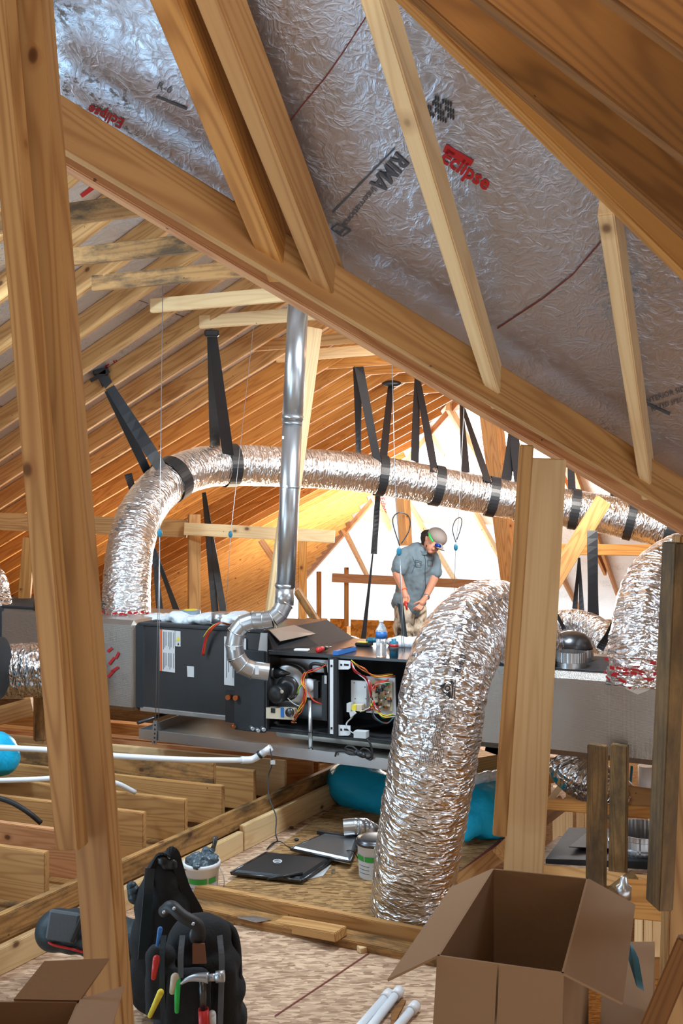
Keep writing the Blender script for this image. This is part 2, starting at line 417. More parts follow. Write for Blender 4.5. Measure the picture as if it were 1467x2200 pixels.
def on_tube(px, py, path, r):
    """point where the ray meets the tube, and its outward normal"""
    d = rdir(px, py); q = min(path, key=lambda p: (V(proj(p))-V((px, py))).length); Y = q.y-r*1.6
    for _ in range(400):
        p = EYE+d*Y; c = min(path, key=lambda k: (k-p).length); e = (p-c).length-r
        if e < .0015: break
        Y += max(e*.5, .001)
        if Y > q.y+r: Y = q.y-r*.6; p = EYE+d*Y; c = min(path, key=lambda k: (k-p).length); break
    return p, (p-c).normalized()
def text_mesh(txt, bold=0.0):
    cu = bpy.data.curves.new('lettering', 'FONT'); cu.body = txt; cu.size = 1.0; cu.resolution_u = 2; cu.offset = bold
    o = bpy.data.objects.new('tmp', cu); C.objects.link(o)
    dg = bpy.context.evaluated_depsgraph_get(); me = bpy.data.meshes.new_from_object(o.evaluated_get(dg))
    bpy.data.objects.remove(o); return me
def letter(txt, px, py, size, ang, surf, mat, parent=None, name='printed_lettering', bold=.01, stretch=1.0, label=None, mirror=False, shear=0.0):
    """print txt on a surface: surf(px,py) -> point already lifted off the surface"""
    me = text_mesh(txt, bold); c, s_ = math.cos(ang), math.sin(ang)
    for v in me.vertices:
        x, y = v.co.x*size*stretch*(-1 if mirror else 1), v.co.y*size; x += y*shear
        v.co = surf(px+x*c+y*s_, py+x*s_-y*c)
    me.materials.clear(); me.materials.append(M[mat])
    o = bpy.data.objects.new(name, me); C.objects.link(o)
    if parent is not None: o.parent = parent; o.matrix_parent_inverse = wm(parent).inverted()
    if label: o['label'] = label
    return o
def shape_on(polys, surf, mat, parent=None, name='printed_mark', label=None):
    bm = bmesh.new()
    for poly in polys:
        vs = [bm.verts.new(surf(*q)) for q in poly]
        try: bm.faces.new(vs)
        except ValueError: pass
    me = bpy.data.meshes.new(name); bm.to_mesh(me); bm.free(); me.materials.append(M[mat])
    o = bpy.data.objects.new(name, me); C.objects.link(o)
    if parent is not None: o.parent = parent; o.matrix_parent_inverse = wm(parent).inverted()
    if label: o['label'] = label
    return o
def plane_surf(p, n, lift=.003):
    def f(px, py):
        q = hit(px, py, p, n); return q+(EYE-q).normalized()*lift
    return f
def remesh(mb, name, mat, parent, voxel=.007, smooth=4, label=None, disp=0, dscale=6, cat=None, group=None):
    me = bpy.data.meshes.new('tmp'); mb.bm.to_mesh(me); mb.bm.free(); o = bpy.data.objects.new('tmp', me); C.objects.link(o)
    m = o.modifiers.new('r', 'REMESH'); m.mode = 'VOXEL'; m.voxel_size = voxel
    sm = o.modifiers.new('s', 'SMOOTH'); sm.iterations = smooth; sm.factor = .5
    dg = bpy.context.evaluated_depsgraph_get(); me2 = bpy.data.meshes.new_from_object(o.evaluated_get(dg)); bpy.data.objects.remove(o); me2.name = name
    if disp:
        for v in me2.vertices: v.co += V(v.normal)*disp*(noise.noise(v.co*dscale)+.5*noise.noise(v.co*dscale*3))
    for p in me2.polygons: p.use_smooth = True
    me2.materials.clear(); me2.materials.append(M[mat])
    o = bpy.data.objects.new(name, me2); C.objects.link(o)
    if parent is not None: o.parent = parent; o.matrix_parent_inverse = wm(parent).inverted()
    else:
        cs = [v.co for v in me2.vertices]; c = V((sum(k.x for k in cs)/len(cs), sum(k.y for k in cs)/len(cs), min(k.z for k in cs)))
        for v in me2.vertices: v.co -= c
        o.location = c
    return tag(o, label, cat, group)
def wire(name, pts, r, mat, parent=None, label=None, cat=None, n=6, seg=6):
    return MB().tube(smooth_path(pts, n), r, seg).build(name, mat, parent, label, cat)
# ---------------------------------------------------------------- roof planes
ORD = ('first second third fourth fifth sixth seventh eighth ninth tenth eleventh twelfth thirteenth fourteenth fifteenth sixteenth seventeenth eighteenth nineteenth twentieth twenty-first twenty-second twenty-third twenty-fourth twenty-fifth twenty-sixth twenty-seventh twenty-eighth twenty-ninth thirtieth thirty-first thirty-second thirty-third thirty-fourth thirty-fifth thirty-sixth thirty-seventh thirty-eighth thirty-ninth fortieth forty-first forty-second forty-third forty-fourth forty-fifth forty-sixth forty-seventh forty-eighth').split()
zz = V((0, 0, 1))
PB = W(700, 620, 2.5); D3 = (VV-.59*zz).normalized(); N3 = U.cross(D3).normalized()
if N3.z > 0: N3 = -N3                     # points down, towards the room
P1P = U*-3.7+VV*5+zz*3.2; D1 = (U+.47*zz).normalized(); N1 = D1.cross(VV).normalized()
if N1.z > 0: N1 = -N1
P2P = VV*10.9+zz*3.267; D2 = (VV-.372*zz).normalized(); N2 = U.cross(D2).normalized()
if N2.z > 0: N2 = -N2
def p3(px, py, lift=0.0): return hit(px, py, PB-N3*lift, N3)
def p1(px, py, lift=0.0): return hit(px, py, P1P-N1*lift, N1)
def p2(px, py, lift=0.0): return hit(px, py, P2P-N2*lift, N2)
def uvp(u, v, off=0.0):                    # point of the left slope at (u, v)
    return U*u+VV*v+zz*(3.2+.47*(u+3.7))-N1*off
def sheet(name, pts, n, mat, th=.012):
    mb = MB(); mb.prism(pts, -n*th); return mb.build(name, mat, kind='structure', world=True)
# foreground roof panel behind the jack rafters
ceil3 = sheet('ceiling', [p3(-260, -30, .125), p3(1700, 1235, .125), p3(1900, 900, .125), p3(1900, -900, .125), p3(-260, -900, .125)], N3, 'foil_roof')
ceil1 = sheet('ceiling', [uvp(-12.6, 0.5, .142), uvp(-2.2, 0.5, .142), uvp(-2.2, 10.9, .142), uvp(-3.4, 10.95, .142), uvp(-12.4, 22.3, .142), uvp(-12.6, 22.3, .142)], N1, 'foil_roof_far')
ceil2 = sheet('ceiling', [p2(988, 838, .14), p2(735, 1120, .14), p2(1090, 1128, .14), p2(1180, 1335, .14), p2(1900, 1335, .14), p2(1900, 500, .14), p2(1200, 700, .14)], N2, 'foil_roof_glare')
# enclosing slopes behind the viewpoint and on the right, out of the picture
rb = MB(); rb.prism([(-4.5, -2.5, -.1), (4.5, -2.5, -.1), (4.5, -2.5, 4.6), (-4.5, -2.5, 4.6)], (0, -.02, 0)); rb.build('wall_back', 'osb_dusty', kind='structure')
rb = MB(); rb.prism([(3.2, -2.5, -.1), (4.4, 3.0, -.1), (4.4, 3.0, 4.6), (3.2, -2.5, 4.6)], (.02, 0, 0)); rb.build('wall_right', 'osb_dusty', kind='structure')

MB().prism([U*-2.2+VV*1.6+zz*4.06, U*-2.2+VV*11.6+zz*4.06, U*5+VV*11.6+zz*.66, U*5+VV*1.6+zz*.66], (0, 0, .02)).build('ceiling', 'osb_dusty', kind='structure')
MB().prism([(4.4, 3.0, -2.5), (8.2, 12.5, -2.5), (8.2, 12.5, 4), (4.4, 3.0, 4)], (.02, 0, 0)).build('wall_right', 'osb_dusty', kind='structure')
MB().prism([(-4.5, -2.5, -.1), (-5.6, 3.0, -.1), (-5.6, 3.0, 4.6), (-4.5, -2.5, 4.6)], (-.02, 0, 0)).build('wall_left', 'osb_dusty', kind='structure')
MB().prism([(-5.6, -2.5, 4.4), (4.4, -2.5, 4.4), (4.4, 1.2, 4.4), (-5.6, 1.2, 4.4)], (0, 0, .02)).build('ceiling', 'osb_dusty', kind='structure')
# printing on the foreground foil
s3 = plane_surf(PB-N3*.122, N3, .0)
def pr3(*a, **k): return letter(*a, surf=s3, parent=ceil3, **k)
ang = math.radians(33)
pr3('Eclipse', 943, 344, 44, ang, mat='ink_red', bold=.03)
shape_on([[(958, 309), (1018, 345), (1011, 357), (998, 353), (951, 326)]], s3, 'ink_red', ceil3)
pr3('Eclipse', 268, 258, -30, math.radians(24), mat='ink_red', bold=.03, stretch=1.0)
pr3('RIMA', 852, 326, 54, math.radians(131), mat='ink_grey', bold=.02, stretch=.72)
pr3('International', 800, 400, 21, math.radians(129), mat='ink_grey', bold=.004)
pr3('Reflective Insulation Association', 836, 330, 7, math.radians(131), mat='ink_grey') if False else None
shape_on([[(713, 455), (846, 318), (848, 321), (715, 459)]], s3, 'ink_grey', ceil3)
for i in range(4):
    a = (712, 486); b = (735, 505)
shape_on([[(710, 490), (724, 480), (726, 482), (712, 493)], [(712, 490), (735, 507), (733, 509), (710, 492)], [(735, 507), (753, 494), (754, 497), (736, 510)], [(724, 480), (753, 494), (752, 497), (724, 483)], [(722, 494), (731, 500), (744, 486), (746, 488), (732, 504), (720, 496)]], s3, 'ink_grey', ceil3)
# striped oval stamp
polys = []
for k in range(11):
    x0 = 917+k*5.4
    for j in range(4):
        if (k*7+j*3) % 5 == 0: continue
        yy = 212+j*13+2.2*(k-5)
        if ((x0-946)/30)**2+((yy+5-238)/30)**2 > 1: continue
        polys.append([(x0, yy), (x0+4, yy-3), (x0+5, yy+7), (x0+1, yy+10)])
shape_on(polys, s3, 'ink_black', ceil3)
pr3('R-6', 335, 190, 24, math.radians(20), mat='ink_grey', bold=.0); shape_on([[(336, 205), (402, 232), (401, 237), (335, 210)]], s3, 'ink_grey', ceil3)
pr3('INTERIOR SIDE', 1385, 868, 15, math.radians(-18), mat='ink_grey', bold=.01)
pr3('RATED SPEC', 1400, 884, 13, math.radians(-18), mat='ink_grey', bold=.01)
shape_on([[(1392, 866), (1440, 888), (1438, 893), (1390, 871)]], s3, 'ink_grey', ceil3)
# seams of the panel
def seam(pts, w_=1.6, m_='ink_red'): 
    return [[(a[0]-w_*.5, a[1]-w_*.8), (a[0]+w_*.5, a[1]+w_*.8), (b[0]+w_*.5, b[1]+w_*.8), (b[0]-w_*.5, b[1]-w_*.8)] for a, b in zip(pts, pts[1:])]
plain('seam_red', (.16, .025, .015), .7)
shape_on(seam([(1068, 706), (1110, 678), (1168, 640), (1230, 590), (1290, 520)]), s3, 'seam_red', ceil3, 'panel_seam')
shape_on(seam([(600, 290), (650, 225), (700, 165), (735, 115), (790, 30)]), s3, 'seam_red', ceil3, 'panel_seam')
shape_on(seam([(488, 445), (512, 425)]), s3, 'seam_red', ceil3, 'panel_seam')
shape_on(seam([(1010, 752), (1040, 722)]), s3, 'seam_red', ceil3, 'panel_seam')

# hip rafter crossing the whole picture (two plies seen from below)
def hipb(q0, q1, dy, w_, h_, mat, label):
    a, b = p3(*q0), p3(*q1); b = b+(b-a)*.45
    return board('hip_rafter', a+V((0, dy, 0)), b+V((0, dy, 0)), w_, h_, up=zz, mat=mat, label=label, cat='rafter')
hipb((60, 224), (1540, 1116), 0, .04, .112, 'pine', 'long thick hip rafter crossing the picture from upper left to right')
hipb((60, 284), (1540, 1168), .03, .05, .052, 'pine_pink', 'orange-pink lower ply along the underside of the long hip rafter')

# jack rafters in front of the silver panels
def jack(q0, q1, h_, mat, label, lift=0.0, w_=.038, hh=.115):
    a, b = p3(*q0, lift), p3(*q1, lift)
    return board('jack_rafter', a-N3*hh/2+N3*.03, b-N3*hh/2+N3*.03, w_, hh, up=-N3, mat=mat, label=label, cat='rafter', group='jack rafters under the foreground silver panels')
jack((345, -60), (606, 590), 0, 'pine_warm', 'darkest jack rafter with a big knot, leftmost at the top of the picture', w_=.062)
jack((437, -60), (712, 640), 0, 'pine', 'jack rafter with a split edge, just right of the knotted leftmost one', w_=.05)
jack((790, -60), (1072, 862), 0, 'pine_pale', 'pale jack rafter at the red lettering, in the middle of the silver panels', w_=.040, hh=.085)
jack((1303, 440), (1392, 1058), 0, 'pine_pale', 'short pale jack rafter at the right, nearest the picture edge', w_=.036)
# near rafters in the upper right corner
def near(q0, q1, Y0, Y1, wface, label, mat='pine_dark', roll=0):
    a, b = W(*q0, Y0), W(*q1, Y1); x = (b-a).normalized(); d = ((a+b)/2-EYE).normalized()
    h = x.cross(d).normalized()
    h = Matrix.Rotation(math.radians(roll), 3, x) @ h
    return board('roof_rafter', a, b, .04, wface, up=h, mat=mat, label=label, cat='rafter', group='near rafters in the upper right corner')
def nr(q0, q1, k, wpx, label, mat, roll):
    Y0, Y1 = p3(*q0).y*k, p3(*q1).y*k; wd = wpx*(Y0+Y1)/2/F
    q2 = V(q1).lerp(V(q0), -.7); Y2 = Y1+(Y1-Y0)*.9
    return near(q0, tuple(q2), Y0, Y2, wd, label, mat, roll)
nr((826, -76), (1560, 652), .95, 52, 'pale edged near rafter bordering the silver panels, upper right', 'pine_warm', -28)
nr((905, -76), (1600, 550), .88, 118, 'second near rafter from the silver panels, upper right', 'pine_dark', -24)
nr((1060, -110), (1660, 375), .81, 190, 'third near rafter from the silver panels, upper right corner', 'pine_dark', -20)
nr((1300, -165), (1720, 155), .75, 230, 'wide near rafter in the very top right corner', 'pine_dark', -20)

# left slope rafters, 16 inches apart
n = 0; v = 3.13
while v < 22.0:
    umax = -2.25 if v < 10.9 else -3.56-(v-10.9)*.79
    o = board('roof_rafter', uvp(-12.4, v, .07), uvp(umax, v, .07), .038, .14, up=-N1, mat='pine' if v < 7 else 'pine_warm',
          label=ORD[n]+' rafter of the left roof slope, counted from the viewer', cat='rafter', group='rafters of the left roof slope')
    n += 1; v += .406
hp0, hp1 = p1(985, 850), p1(684, 1200)
board('hip_rafter', p1(985, 850, .09), p1(610, 1288, .09), .045, .24, up=zz, mat='pine_pink', label='far hip rafter where the left slope ends at the bright white panels', cat='rafter')
s1 = plane_surf(P1P-N1*.140, N1, .0)
for (px, py, sz, an) in ((232, 800, 22, -30), (520, 868, 13, -33), (582, 848, 0, 0), (290, 1030, 16, -28), (1, 985, 18, -28)):
    if sz: letter('Eclipse', px, py, sz, math.radians(an), s1, 'ink_red', ceil1, bold=.03)
shape_on([[(358, 832), (384, 818), (388, 826), (362, 840)], [(172, 418), (205, 392), (210, 402), (177, 425)], [(518, 858), (545, 845), (547, 850), (520, 863)], [(512, 1062), (530, 1052), (532, 1058), (514, 1068)]], s1, 'ink_red', ceil1)
shape_on(seam([(242, 625), (318, 652)], 1.0)+seam([(372, 673), (416, 688)], 1.0)+seam([(470, 708), (512, 722)], 1.0)+seam([(0, 872), (42, 883)], 1.0), s1, 'seam_red', ceil1, 'panel_seam')
s2 = plane_surf(P2P-N2*.138, N2, .0)
letter('Eclipse', 1030, 938, 15, math.radians(75), s2, 'ink_red', ceil2, bold=.02)
letter('Eclipse', 816, 1070, 13, math.radians(75), s2, 'ink_red', ceil2, bold=.02)
shape_on([[(1282, 1196), (1290, 1196), (1291, 1206), (1284, 1206)], [(1238, 1300), (1244, 1300), (1245, 1309), (1240, 1309)]], s2, 'ink_red', ceil2)

# collar ties
ties = [((-40, 506), 4.26, 'pine_stained', 'nearest collar tie, grey-stained, partly behind the left post'), ((60, 581), 4.92, 'pine_stained', 'second collar tie, below the nearest one at the upper left'),
        ((200, 626), 5.47, 'pine_stained', 'third collar tie with a cut left end, above the pale one'), ((325, 672), 6.07, 'pine_pale', 'pale collar tie that the round flue pipe passes in front of'),
        ((430, 706), 6.6, 'pine_pale', 'collar tie holding the long black strap beside the flue pipe'), ((535, 756), 7.56, 'pine', 'collar tie just behind the flue pipe, sixth from the viewer'),
        ((595, 779), 8.1, 'pine_pale', 'seventh collar tie, right of the flue pipe'), ((650, 797), 8.6, 'pine_warm', 'eighth collar tie, carrying the strap bundle right of the flue pipe'),
        ((727, 810), 9.2, 'pine_warm', 'ninth collar tie counting from the viewer'), ((781, 828), 9.9, 'pine_warm', 'tenth collar tie, with a round black strap patch'), ((831, 850), 10.6, 'pine_warm', 'farthest collar tie at the peak of the bright panels')]
for (q, Y, m_, lab) in ties:
    a = W(q[0], q[1], Y)+zz*.045; d = V((math.cos(math.radians(20)), -math.sin(math.radians(20)), 0)) if Y < 7 else U
    L = 1.62 if Y == 6.6 else (2.3 if Y < 9 else 2.6)
    board('collar_tie', a, a+d*L, .038, .089, up=zz, mat=m_, label=lab, cat='timber', group='collar ties across the attic')

# generic timber placed by its two ends
def pb(q0, q1, Y0, Y1, hpx, mat, label, name='timber_post', w_=.038, roll=0, cat='timber', group=None, scale_end=None):
    a, b = W(*q0, Y0), W(*q1, Y1)
    if q1[0] >= 1440: b = b+(b-a).normalized()*1.2
    x = (b-a).normalized(); mid = (a+b)/2; d = (mid-EYE).normalized(); h = x.cross(d).normalized()
    h = Matrix.Rotation(math.radians(roll), 3, x) @ h
    return board(name, a, b, w_, hpx*(Y0+Y1)/2/F, up=h, mat=mat, label=label, cat=cat, group=group)
# far hip end jacks
jk = [((962, 872), (1110, 1135), 24), ((905, 900), (1085, 1215), 22), ((868, 1070), (1010, 1300), 20), ((760, 985), (838, 1135), 18), ((1085, 905), (1180, 1100), 22), ((1180, 960), (1300, 1230), 26), ((1230, 1000), (1345, 1330), 26), ((1205, 1235), (1262, 1345), 20), ((1395, 1170), (1440, 1300), 18), ((735, 1130), (790, 1240), 16)]
for i, (a, b, wd) in enumerate(jk):
    P, Q = p2(*a, .06), p2(*b, .06)
    board('jack_rafter', P, Q, .05, .12, up=-N2, mat='pine_pale' if i < 5 else 'pine_warm', label=('jack rafter of the far bright hip end, starting right at its peak', 'far jack rafter crossing behind the long duct, left of the man', 'far jack rafter low behind the post by the cap', 'far jack rafter left of the thin straps, above the rail end', 'far jack rafter just left of the pair of tall far posts', 'far jack rafter directly behind the pale centre post', 'far jack rafter right of the centre post, over the dome cap', 'short far jack rafter low beside the thin strap pair', 'far jack rafter at the right end of the knotted timber', 'far jack rafter nearest the bottom of the far hip rafter')[i], cat='rafter', group='jack rafters of the far hip end')
pb((1046, 890), (1094, 1268), 11.0, 11.0, 32, 'pine', 'tall darker post behind the long duct, left of the two in a pair', w_=.06)
pb((1068, 890), (1112, 1268), 11.2, 11.2, 22, 'pine', 'tall pale post nailed to the dark one behind the long duct', w_=.05)
pb((857, 1062), (866, 1172), 12.0, 12.0, 18, 'pine_pale', 'left half of the post rising behind the man\'s cap', w_=.06)
pb((873, 1062), (878, 1172), 12.1, 12.1, 15, 'pine_pale', 'right half of the post rising behind the man\'s cap', w_=.06)
pb((713, 1241), (1100, 1259), 10.0, 10.0, 19, 'pine_pink', 'level timber rail behind the man, across the bright opening', name='timber_rail', w_=.038)
pb((744, 1219), (744, 1345), 10.1, 10.1, 10, 'pine_warm', 'thin stud under the left end of the rail behind the man', name='wall_stud')
pb((685, 1228), (685, 1345), 10.3, 10.3, 11, 'pine_warm', 'thin stud standing alone in the bright opening, left of the rail', name='wall_stud')
pb((650, 1150), (650, 1345), 8.2, 8.2, 18, 'pine_warm', 'square post just right of the flue pipe', w_=.09)
pb((637, 1268), (700, 1366), 7.6, 7.6, 14, 'pine_stained', 'stained diagonal brace at the foot of the flue pipe', name='diagonal_brace', w_=.06, roll=20)
pb((672, 705), (588, 1330), 6.6, 6.6, 38, 'pine_pale', 'tall leaning brace directly behind the flue pipe', name='diagonal_brace', w_=.06, roll=-15)
pb((417, 1105), (417, 1345), 7.6, 7.6, 26, 'pine', 'post behind the tape roll, under the long level timber', w_=.05, roll=-15)
pb((-60, 1118), (402, 1136), 7.8, 7.6, 38, 'pine', 'left half of the long level timber behind the rising duct', name='timber_rail')
pb((396, 1136), (719, 1153), 7.5, 7.4, 27, 'pine_pale', 'right half of the long level timber, ending in the open', name='timber_rail')
pb((560, 1160), (600, 1220), 7.9, 7.9, 14, 'pine_pink', 'short diagonal brace under the right half of the level timber', name='diagonal_brace')
pb((63, 1155), (50, 1320), 7.4, 7.4, 25, 'pine_warm', 'short post left of the big left post', w_=.05, roll=15)
pb((1180, 1265), (1296, 1075), 7.0, 7.2, 34, 'pine', 'broad diagonal brace right of the notched centre post', name='diagonal_brace', w_=.05, roll=15)
pb((1196, 1180), (1470, 1183), 8.0, 8.0, 24, 'pine_warm', 'level timber with a knot at the right, under the long duct', name='timber_rail', w_=.05)
pb((1402, 1195), (1402, 1330), 8.1, 8.1, 14, 'pine_warm', 'post under the right end of the knotted level timber')
# low OSB knee wall pieces in the far opening
for i, (x0, x1) in enumerate(((640, 703), (709, 745), (753, 900), (905, 1100))):
    a, b = W(x0, 1327+i*2, 10.6), W(x1, 1327+i*2+ (x1-x0)*.03, 10.6)
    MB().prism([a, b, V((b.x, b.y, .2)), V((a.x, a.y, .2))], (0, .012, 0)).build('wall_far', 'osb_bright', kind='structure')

# big left post with a scab, notched centre post, right post
def post(px0, px1, y0, y1, Y, wpx, dep, mat, label, yaw=0, name='timber_post'):
    a, b = W(px0, y0, Y), W(px1, y1, Y); x = (b-a).normalized(); mid = (a+b)/2
    h = (x.cross(V((0, 1, 0)))).normalized(); h = Matrix.Rotation(math.radians(yaw), 3, x) @ h
    return board(name, a, b, dep, wpx*Y/F, up=h, mat=mat, label=label, cat='timber')
fy = 1100+1.9*F/2.05
post(60, 300, -60, fy, 2.05, 90, .045, 'pine', 'big foreground post on the left, full height of the picture', yaw=20)
post(-6, 155, -60, 1820, 2.0, 56, .045, 'pine', 'shorter timber fixed to the left side of the big foreground post', yaw=14)
post(1173, 1090, 985, 1100+1.9*F/2.72, 2.72, 84, .04, 'pine_pale', 'wide pale centre post under the long hip rafter', yaw=12)
post(1131, 1073, 957, 1792, 2.66, 30, .05, 'pine', 'narrow timber fixed to the left edge of the wide pale centre post', yaw=10)
post(1452, 1416, 1165, 1946, 2.3, 34, .07, 'pine_moldy', 'dark weathered timber ending in the air at the right edge', yaw=-8)
post(1482, 1436, 1150, 1100+1.9*F/2.36, 2.36, 60, .06, 'pine', 'pale post behind the dark weathered one at the right edge', yaw=0)
pb((1480, 2020), (1370, 2280), 1.9, 1.9, 46, 'pine_dark', 'dark leaning board in the bottom right corner', name='diagonal_brace')

# ---------------------------------------------------------------- decks and floor framing
fl = MB(); fl.prism([(-2.4, 1.0, 0), (1.0, 1.0, 0), (1.0, 3.3, 0), (.42, 4.2, 0), (.572, 4.84, 0), (.927, 5.35, 0), (2.0, 7.0, 0), (1.6, 9.5, 0), (1.9, 9.2, 0), (.02, 6.18, 0), (-1.41, 3.84, 0)], (0, 0, -.02))
fl.build('floor', 'osb', kind='structure')
dk = MB(); dk.prism([floor_pt(396, 1968, .004), floor_pt(960, 2060, .004), floor_pt(975, 1887, .004), floor_pt(1085, 1808, .004), floor_pt(1250, 1690, .004), floor_pt(1000, 1600, .004), floor_pt(745, 1714, .004)], (0, 0, .008)); dk.build('floor', 'osb_dusty', kind='structure')
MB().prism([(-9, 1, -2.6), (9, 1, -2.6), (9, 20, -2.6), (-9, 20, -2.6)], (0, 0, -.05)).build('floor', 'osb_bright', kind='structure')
MB().prism([(-14, 2.6, -.06), (-2.2, 2.6, -.06), (-1.45, 3.84, -.06), (0, 6.18, -.06), (2.4, 10.1, -.06), (2.4, 16, -.06), (-3.5, 16, -.06), (-6, 24, -.06), (-14, 24, -.06)], (0, 0, -.04)).build('floor', 'osb_dusty', kind='structure')
MB().prism([(1.9, 8.2, -.06), (9, 8.2, -.06), (9, 17, -.06), (2.4, 17, -.06)], (0, 0, -.04)).build('floor', 'osb_dusty', kind='structure')
# chalk line on the near floor
shape_on(seam([(590, 2183), (700, 2110), (792, 2048)], 1.6), lambda x, y: floor_pt(x, y, .002), 'seam_red', None, 'trim_1')['kind'] = 'structure'
LD = (floor_pt(740, 1715)-floor_pt(0, 2092)).normalized(); LN = zz.cross(LD)  # LN points left
L0 = floor_pt(0, 2092)
board('rim_board', L0-LD*1.0+zz*.056, L0+LD*1.62+zz*.056, .038, .112, up=zz, mat='pine_pale', label='pale lower rim board along the left side of the near floor', cat='timber')
board('rim_board', L0+LD*1.63+zz*.07, L0+LD*4.2+zz*.07, .038, .14, up=zz, mat='pine_pale', label='pale lower rim board farther back, nearest the blue roll', cat='timber')
board('rim_board', L0-LD*1.0+LN*.05+zz*.165, L0+LD*4.2+LN*.05+zz*.165, .04, .11, up=zz, mat='pine_stained', label='darker upper rim board stacked above the pale ones', cat='timber')
for i in range(5):
    c = L0+LN*(.2+.19*i)+zz*.065
    board('floor_plank', c-LD*.8, c+LD*4.2, .15, .035, up=zz, mat=('pine', 'pine_stained', 'pine', 'pine_stained', 'pine')[i], label=ORD[i]+' flat plank left of the rim boards', cat='timber', group='flat planks under the joist ends')
J = [((112, 1830), (106, 1944), 'pine', 'nearest joist end at the left edge, with one big knot'), ((206, 1790), (200, 1892), 'pine_pink', 'pink-lit joist whose end hides behind the big left post'),  # pinkish light on the second joist is put into its wood colour
     ((320, 1745), (318, 1848), 'pine', 'joist end third from the viewer, right of the big left post'), ((411, 1717), (405, 1808), 'pine', 'joist with a round knot, fourth from the viewer'),
     ((472, 1637), (467, 1762), 'pine_stained', 'tall grey-stained joist with a printed stamp'), ((490, 1688), (486, 1772), 'pine', 'short joist end peeking out behind the stained one'),
     ((558, 1655), (554, 1740), 'pine', 'joist end with a dark knot under the drain pan'), ((624, 1634), (620, 1714), 'pine_pale', 'pale joist end below the drain pan, behind the thin wire'),
     ((682, 1628), (678, 1692), 'pine_pink', 'pinkish joist end under the middle of the drain pan'), ((694, 1636), (691, 1666), 'pine_stained', 'small dark joist end nearest the blue roll')]
aj = math.radians(19); UJ = V((math.cos(aj), -math.sin(aj), 0))
for i, (t_, b_, m_, lab) in enumerate(J):
    Y = 2000*1.78/(b_[1]-1100); h = (b_[1]-t_[1])*Y/F; c = W((t_[0]+b_[0])/2-8, (t_[1]+b_[1])/2, Y)
    board('floor_joist', c-UJ*3.4, c, .038, h, up=zz, mat=m_, label=lab, cat='joist', group='floor joists on the left')
# extra joists further left and back, under the unit
for i, (px, py, Y) in enumerate(((150, 1640, 6.4), (240, 1618, 6.7), (300, 1590, 7.1), (260, 1556, 7.6))):
    c = W(px+150, py, Y)
    board('floor_joist', c-UJ*4.0, c+UJ*(1.0 if i < 2 else 1.6), .10 if i in (1, 2) else .038, .16 if i < 3 else .2, up=zz, mat=('pine', 'pine_warm', 'pine_warm', 'pine_moldy')[i], label=('joist directly behind the tall stained one', 'yellow flat beam just under the drain pan edge', 'yellow beam second under the drain pan edge', 'dark moldy beam beneath the foil-wrapped plenum')[i], cat='joist')
pb((-30, 1545), (72, 1518), 6.6, 6.6, 40, 'pine', 'timber at the left edge under the horizontal flexible duct', name='timber_rail', w_=.06)
pb((88, 1496), (88, 1590), 6.3, 6.3, 28, 'pine_stained', 'short post under the horizontal flexible duct at the left', w_=.06, roll=-15)
# stamp on the stained joist
Yj = 2000*1.78/662; Pj = W(340, 1690, Yj-.02); NJ = V((-math.sin(aj), -math.cos(aj), 0))
sj = plane_surf(W(464, 1700, Yj)+NJ*.0205, NJ, .001)
letter('2-LUP', 330, 1686, 10, .08, sj, 'ink_grey', None, bold=.0)['kind'] = 'structure'
bpy.data.objects[-1] if False else None
# kerb at the near edge of the deck
k0, k1 = floor_pt(350, 1955), floor_pt(960, 2062)
board('kerb_board', W(330, 1905, 4.62), W(980, 2038, 3.98), .04, .115, up=zz, mat='pine', label='long kerb board on edge between near floor and deck', cat='timber')
kd = (W(980, 2038, 3.98)-W(330, 1905, 4.62)); kd.z = 0; kd.normalize(); kn = V((kd.y, -kd.x, 0))
board('sill_board', W(330, 1905, 4.62)*1+kn*.075-zz*.02, W(980, 2038, 3.98)+kn*.075-zz*.02, .10, .042, up=zz, mat='pine_stained', label='flat sill board lying in front of the long kerb board', cat='timber')
for o in list(bpy.data.objects)[-2:]:
    pass
# ---------------------------------------------------------------- the air handler and everything fixed to it
O = V((-1.316, 6.1, 0)); RM = Matrix.Translation(O) @ Matrix.Rotation(-A, 4, 'Z'); RI = RM.inverted()
def fr(px, py, d):   # local point of the unit frame where the ray meets the plane y = d
    p = O+VV*d; return RI @ hit(px, py, p, VV)
def G(L, d, z): return RM @ V((L, d, z))
def unit(name, label, cat, L=0, d=0, z=0, group=None):
    return thing(name, label, cat, G(L, d, z), -A, group)
class UB(MB):   # geometry given in unit frame, stored in world
    def build(s, *a, **k):
        bmesh.ops.transform(s.bm, matrix=RM, verts=s.bm.verts[:]); return MB.build(s, *a, **k)
def panel(px, d, th, name, mat, parent, label=None):
    """flat plate whose outline is given in the photograph, lying in plane y=d, th thick towards the viewer"""
    return UB().prism([fr(x, y, d) for x, y in px], (0, -th, 0)).build(name, mat, parent, label)
def q4(x0, y0, x1, y1, s=0.09): # picture box on the unit front with its perspective slope
    return [(x0, y0), (x1, y0+(x1-x0)*s), (x1, y1+(x1-x0)*s), (x0, y1)]

